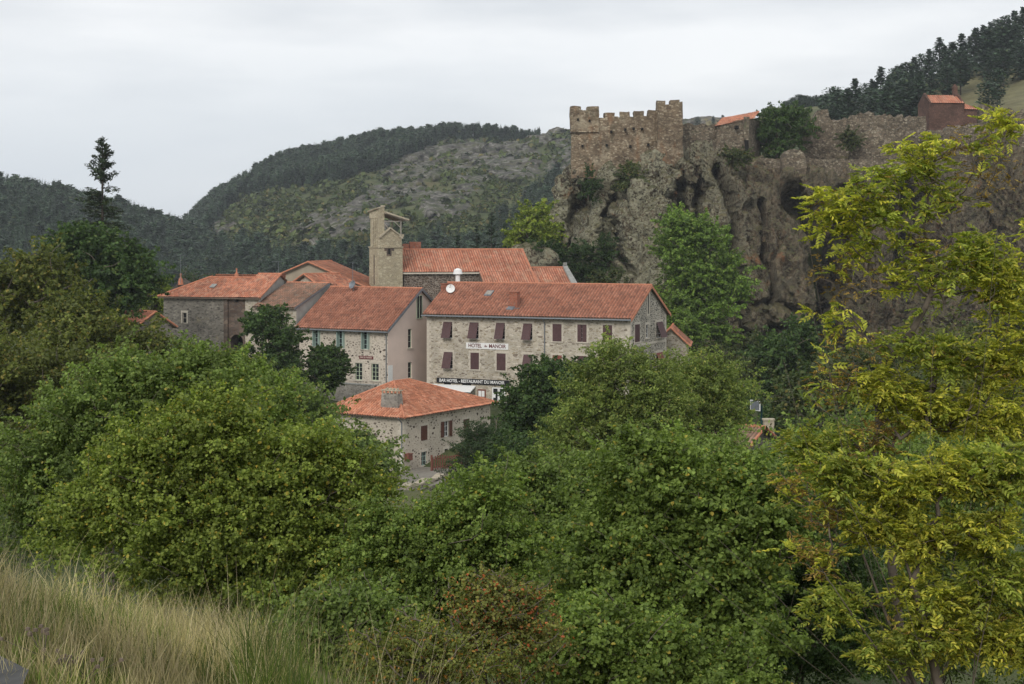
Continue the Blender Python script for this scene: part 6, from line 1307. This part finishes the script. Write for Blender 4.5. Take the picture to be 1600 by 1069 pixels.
blades('tall_green_grass', 3600, reg(330, 680, 7.0, 9.4, lambda p, Y, r: r.random(len(p)) < np.exp(-((p-490+r.normal(size=len(p))*20)/75)**2)*(.35+.65*(vn(np.stack([p/28, Y*2, p*0], 1), 3) > -.1))), .34, .0022, 'grass_green', 'rushy green grass tufts between the dry grass and the reddening shrub', seed=3, lean=(.12, .05))
blades('tall_straw_stalks', 1500, reg(-50, 900, 7.2, 9.8), .46, .0016, 'grass_dry', 'long bent straw stalks standing above the bank', seed=4, lean=(.35, .15))
blades('bent_straw_stalks', 1100, reg(380, 800, 6.6, 8.6, lambda p, Y, r: r.random(len(p)) < np.where(p < 640, 1, .45)), .78, .0019, 'grass_dry', 'loose bent straw stalks rising in front of the low shrubs at the bottom edge', seed=5, lean=(.35, .12))
blades('green_stalks', 2600, reg(380, 680, 6.4, 8.4), .60, .0022, 'grass_green', 'tall loose green grass at the bottom edge, right of the dry grass', seed=6, lean=(.25, .08))
# brown seed heads in the dry grass
def umbel(px_, Y, h, seed, label):
    r = np.random.default_rng(seed); b = base_at(px_, Y); rt = root('seed_head_plant', b, 0, label, 'plant', None); s = MB(); hd = MB()
    s.tube((0,0,0), (.02,0,h*.6), .003, .0025, 5)
    for k in range(9):
        e = Vector((r.normal()*.05, r.normal()*.05, h+r.normal()*.012)); s.tube((.02,0,h*.6), e, .0018, .0014, 4); hd.tube(e-Vector((0,0,.005)), e+Vector((0,0,.007)), .012, .009, 7)
    build('stem', s, M['bark'], rt); build('seed_heads', hd, M['wood'], rt)
umbel(62, 6.6, .26, 1, 'brown flat topped dead seed head nearest the left edge'); umbel(104, 6.5, .22, 2, 'brown flat topped dead seed heads second from the left edge')
umbel(128, 6.6, .21, 3, 'shorter brown dead seed heads deeper in the dry grass')

# ------------------------------------------------------------------ woods on the hills
def tmpl_conifer(r, n=46, pine=False):
    C = []; D = []; Nn = []; S = []
    for k in range(n):
        t = (k+.5)/n; a = k*2.4+r.random(); rad = (.17*(1-t)**.8+.012)*r.uniform(.6,1.3) if not pine else (.22*r.uniform(.7,1.25)*math.sin(math.pi*min(1, (1-t)*.9+.12))**.7)
        z = .10+.90*t if not pine else .35+.62*t
        d = np.array([math.cos(a), math.sin(a), -.25 if not pine else .1]); ll = rad*r.uniform(.8, 1.25); C.append(np.array([0, 0, z])+d*ll*.55); D.append(d); Nn.append([0, 0, 1]); S.append(ll*1.0)
        C.append(np.array([0, 0, z-.015])+d*ll*.45); D.append(np.cross(d, [0, 0, 1])); Nn.append(d+np.array([0, 0, .5])); S.append(ll*.8)
    V, Fq, kk = leaf_geo(np.array(C)+r.normal(size=(len(C), 3))*.02, np.array(Nn)+r.normal(size=(len(C), 3))*.3, np.array(S), 1.0, T=np.array(D), r=r, hexa=False, fold=-.25)
    tk = MB(); tk.tube((0,0,-.05), (0,0,.96), .014, .004, 4); return V, Fq, np.repeat(r.random(len(C)), kk)
TM = [tmpl_conifer(np.random.default_rng(q), 64 if q < 4 else 54, q >= 4) for q in range(6)]
def wood(name, pts, hs, mat, label, cat, seed, pines=.25, asp=1.0):
    r = np.random.default_rng(seed); V = []; Fq = []; v = []; w = []; b = 0
    for (x, y, z), h in zip(pts, hs):
        q = TM[r.integers(4, 6)] if r.random() < pines else TM[r.integers(0, 4)]; a = r.uniform(0, 6.28); c, s = math.cos(a), math.sin(a); wd = h*r.uniform(.75, 1.15)*asp; p = q[0]
        V.append(np.stack([(p[:, 0]*c-p[:, 1]*s)*wd+x, (p[:, 0]*s+p[:, 1]*c)*wd+y, p[:, 2]*h+z], 1)); Fq.append(q[1]+b); v.append(q[2]); w.append(np.full(len(p), r.random())); b += len(p)
    return tag(link(name, mesh_np(name, np.concatenate(V), np.concatenate(Fq), {'v': np.concatenate(v), 'w': np.concatenate(w)}), M[mat]), label, cat, kind='stuff')
def inpoly(px, py, poly):
    poly = np.array(poly, float); ins = np.zeros(len(px), bool); j = len(poly)-1
    for i in range(len(poly)):
        xi, yi = poly[i]; xj, yj = poly[j]; c = ((yi > py) != (yj > py)) & (px < (xj-xi)*(py-yi)/(yj-yi+1e-9)+xi); ins ^= c; j = i
    return ins
def scatter(n, pr, Yr, poly, seed, dens=None):
    r = np.random.default_rng(seed); px_ = r.uniform(*pr, n); Y = r.uniform(*Yr, n); X = wx(px_, Y); Z = ground_z(X, Y); py = HY-F*Z/Y; k = inpoly(px_, py, poly)
    if dens is not None: k &= r.random(n) < dens(px_, py)
    return np.stack([X, Y, Z], 1)[k], px_[k], py[k]
# ridge wood on the rocky hill
polyR = [(255,400),(300,340),(330,322),(380,288),(430,258),(520,228),(620,210),(760,200),(845,199),(845,214),(790,216),(740,218),(690,226),(650,246),(600,268),(560,276),(520,292),(470,292),(420,302),(380,310),(340,350),(300,400)]
P1, a_, b_ = scatter(26000, (250, 850), (640, 990), polyR, 1, lambda x, y: .55)
r_ = np.random.default_rng(3); h1 = r_.uniform(5.5, 13, len(P1))*(1-.45*sstep(770, 845, a_)); sk, a_, b_ = scatter(900, (430, 838), (892, 900), [(400,150),(860,150),(860,280),(400,280)], 2); h2 = r_.uniform(6, 11.5, len(sk))*(1-.5*sstep(770, 840, a_))
wood('pine_wood', np.concatenate([P1, sk]), np.concatenate([h1*.9, h2]), 'f_conifer', 'dark conifer wood along the ridge of the rocky hill', 'wood', 4)
# left hill wood and the foot of the rocky hill
polyL = [(-400,200),(37,285),(200,340),(290,360),(330,388),(420,400),(470,410),(540,412),(600,400),(680,385),(740,385),(800,352),(830,312),(862,290),(900,285),(905,470),(-400,470)]
P2, a_, b_ = scatter(26000, (-250, 905), (380, 705), polyL, 5, lambda x, y: .32+.5*(x < 320))
wood('conifer_wood', P2, r_.uniform(.012, .019, len(P2))*P2[:, 1], 'f_conifer', 'dark conifer wood covering the left hill and the valley behind the village', 'wood', 6, .15)
# broadleaved scrub on the rocky hillside
def scrubwood(name, pts, hs, mat, label, seed):
    r = np.random.default_rng(seed); n = len(pts); k = 16; C = np.repeat(pts, k, 0); d = unit(r.normal(size=(n*k, 3))); d[:, 2] = np.abs(d[:, 2]); h = np.repeat(hs, k)[:, None]; C = C+d*h*np.array([.55, .55, .75])*r.uniform(.7, 1, (n*k, 1)); V, Fq, kk = leaf_geo(C, d+r.normal(size=d.shape)*.5, h[:, 0]*.55, 1.0, r=r, hexa=False)
    return tag(link(name, mesh_np(name, V, Fq, {'v': np.repeat(r.random(n*k), kk), 'w': np.repeat(np.repeat(r.random(n), k), kk)}), M[mat]), label, 'scrub', kind='stuff')
polyS = [(290,350),(380,300),(520,286),(600,268),(700,222),(850,208),(1000,200),(1000,420),(760,380),(600,400),(400,400)]
n2_ = lambda x, y: np.clip(.30+1.3*fbm(np.stack([x/45, y/22, x*0], 1), 3, 8), .03, .8)*(1-.75*rockmask(x, y, x*0))
P3, a_, b_ = scatter(30000, (280, 1000), (470, 900), polyS, 9, n2_)
scrubwood('hillside_scrub', P3, r_.uniform(1.0, 3.4, len(P3)), 'f_scrub', 'low mixed scrub scattered over the rocky hillside', 10)
P3b, a_, b_ = scatter(5000, (280, 1000), (480, 890), polyS, 19, lambda x, y: .16*np.ones_like(x)*(1+2*(x < 420)))
scrubwood('hillside_trees', P3b, r_.uniform(3, 6, len(P3b)), 'f_scrub', 'rounder dull green trees dotted over the rocky hillside', 20)
# individually visible trees: right hill, skyline, plateau
def proto(q, kind):
    V, Fq, v = TM[q]; me = mesh_np('crown', V, Fq, {'v': v, 'w': np.full(len(V), .5)}); me.materials.append(M['f_conifer']); tk = MB(); tk.tube((0,0,-.05), (0,0,.55), .016, .011, 5); tk.tube((0,0,.55), (0,0,.97), .011, .003, 5); tm = tk.mesh('trunk'); tm.materials.append(M['bark_dark']); return me, tm
def big_conifer(seed, pine=False, n=210):
    r = np.random.default_rng(seed); C = []; D = []; Nn = []; S = []
    for k in range(n):
        t = ((k+.5)/n)**.85; a = k*2.4+r.random()
        if pine: rad = .22*math.sin(math.pi*min(1, (1-t)*.92+.08))**.6; z = .22+.76*t
        else: rad = .23*(1-t)**.72+.012; z = .04+.95*t
        ll = rad*r.uniform(.6, 1.25)
        for u in (.35, .65, .95):
            d = np.array([math.cos(a), math.sin(a), r.uniform(-.3, .15)]); C.append(np.array([0, 0, z])+d*ll*u+r.normal(size=3)*.012); D.append(d+r.normal(size=3)*.4); Nn.append(np.array([0, 0, 1])+r.normal(size=3)*.5); S.append(.055+.03*(1-t))
    V, Fq, kk = leaf_geo(np.array(C), np.array(Nn), np.array(S)*r.uniform(.7, 1.4, len(C)), .75, T=np.array(D), r=r, hexa=False, fold=-.2); w = np.repeat(np.repeat(r.random(n), 3), kk)
    me = mesh_np('crown', V, Fq, {'v': np.repeat(r.random(len(C)), kk), 'w': w}); me.materials.append(M['f_conifer']); tk = MB(); tk.tube((0,0,-.05), (0,0,.55), .014, .010, 5); tk.tube((0,0,.55), (0,0,.97), .010, .003, 5); tm = tk.mesh('trunk'); tm.materials.append(M['bark_dark']); return me, tm
BP = [big_conifer(s, s >= 4) for s in range(7)]
def put(px_, Y, h, k, label, group, name='conifer_tree', wd=1.0, r=r_):
    x = wx(px_, Y); rt = root(name, (x, Y, gz(x, Y)-.2), r.uniform(0, 6.28), label, 'tree', group); rt.scale = (h*wd, h*wd, h)
    for nm, me in zip(('crown', 'trunk'), BP[k]):
        o = bpy.data.objects.new(nm, me); o.parent = rt; COL.objects.link(o)
r_ = np.random.default_rng(21)
# right hillside: (px, Y, top py)
RH = []
for x, tp in [(1308,150),(1318,148),(1330,143),(1342,137),(1352,128),(1362,122),(1376,103),(1388,118),(1398,104),(1408,100),(1418,95),(1428,88),(1440,82),(1452,76),(1468,58),(1476,70),(1488,64),(1503,52),(1515,56),(1525,42),(1536,38),(1548,34),(1560,28),(1572,22),(1585,16),(1598,10),(1615,0)]: RH.append((x, 425+r_.uniform(-12, 12), tp))
for k in range(85):
    x = r_.uniform(1300, 1620); Y = r_.uniform(330, 415)
    if x > 1440 and Y < 385 and r_.random() < .93: continue
    if x < 1440 and Y < 345 and r_.random() < .75: continue
    RH.append((x, Y, None))
for x, Y, tp in RH:
    h = r_.uniform(8.5, 12.5) if tp is None else max(6, wz(tp, Y)-gz(wx(x, Y), Y)); put(x, Y, h, int(r_.integers(0, 6)), *(('dark conifer on the slope below the skyline of the right hillside', 'conifers on the right hillside slope') if tp is None else ('dark conifer standing up on the skyline of the steep right hill', 'conifers on the right hill skyline')), wd=r_.uniform(1.1, 1.6))
put(1414, 300, 4.5, 1, 'small lone dark conifer in the dry grass left of the dark red chapel', None)
put(1545, 330, 9, 5, 'rounded dark conifer on the grassy slope above the chapel bellcote', None, wd=1.5)
put(1440, 335, 6, 5, 'low dark conifer on the grass between the wood and the chapel', None, wd=1.6)
for k in range(46):       # copse on the plateau
    x = 1226+k*1.95+r_.uniform(-1, 1); put(x, 575+r_.uniform(-14, 14), r_.uniform(7.2, 9), 4+int(r_.integers(0, 3)), 'tree of the dark copse on the skyline, between castle tree and right hill', 'copse on the plateau', 'pine_tree', wd=r_.uniform(.8, 1.1))
for k in range(34):
    x = r_.uniform(1068, 1226); put(x, 800+r_.uniform(-60, 60), r_.uniform(5, 9), int(r_.integers(0, 7)), 'tiny dark tree on the far skyline right of the battlement tower', 'far skyline trees', 'pine_tree', wd=r_.uniform(1.2, 2))
for k in range(40):       # left hill skyline
    x = -10+k*7.6+r_.uniform(-3, 3); put(x, 690+r_.uniform(-25, 8), r_.uniform(7, 12), int(r_.integers(0, 5)), 'dark conifer on the skyline of the left hill', 'conifers along the left hill skyline', wd=r_.uniform(.8, 1.3))
for k in range(60):       # crest of the rocky hill, left end where trees stand apart
    x = 296+k*2.5+r_.uniform(-3, 3); put(x, 880+r_.uniform(-60, 10), r_.uniform(5, 11)*(.7 if x < 330 else 1), int(r_.integers(0, 7)), 'dark conifer on the falling left crest of the rocky hill', 'conifers along the rocky hill crest', wd=r_.uniform(.9, 1.5))

# ------------------------------------------------------------------ air
hz = MB(); hz.box(-1700, -40, -60, 1900, 2450, 150); m = bpy.data.materials.new('valley_air'); m.use_nodes = True; t = m.node_tree; t.nodes.clear()
o = N_(t, 'ShaderNodeOutputMaterial'); v = N_(t, 'ShaderNodeVolumePrincipled'); v.inputs['Density'].default_value = .00014; v.inputs['Color'].default_value = (.86, .92, 1, 1); t.links.new(v.outputs[0], o.inputs['Volume'])
hb = build('haze', hz, m); tag(hb, kind='stuff')
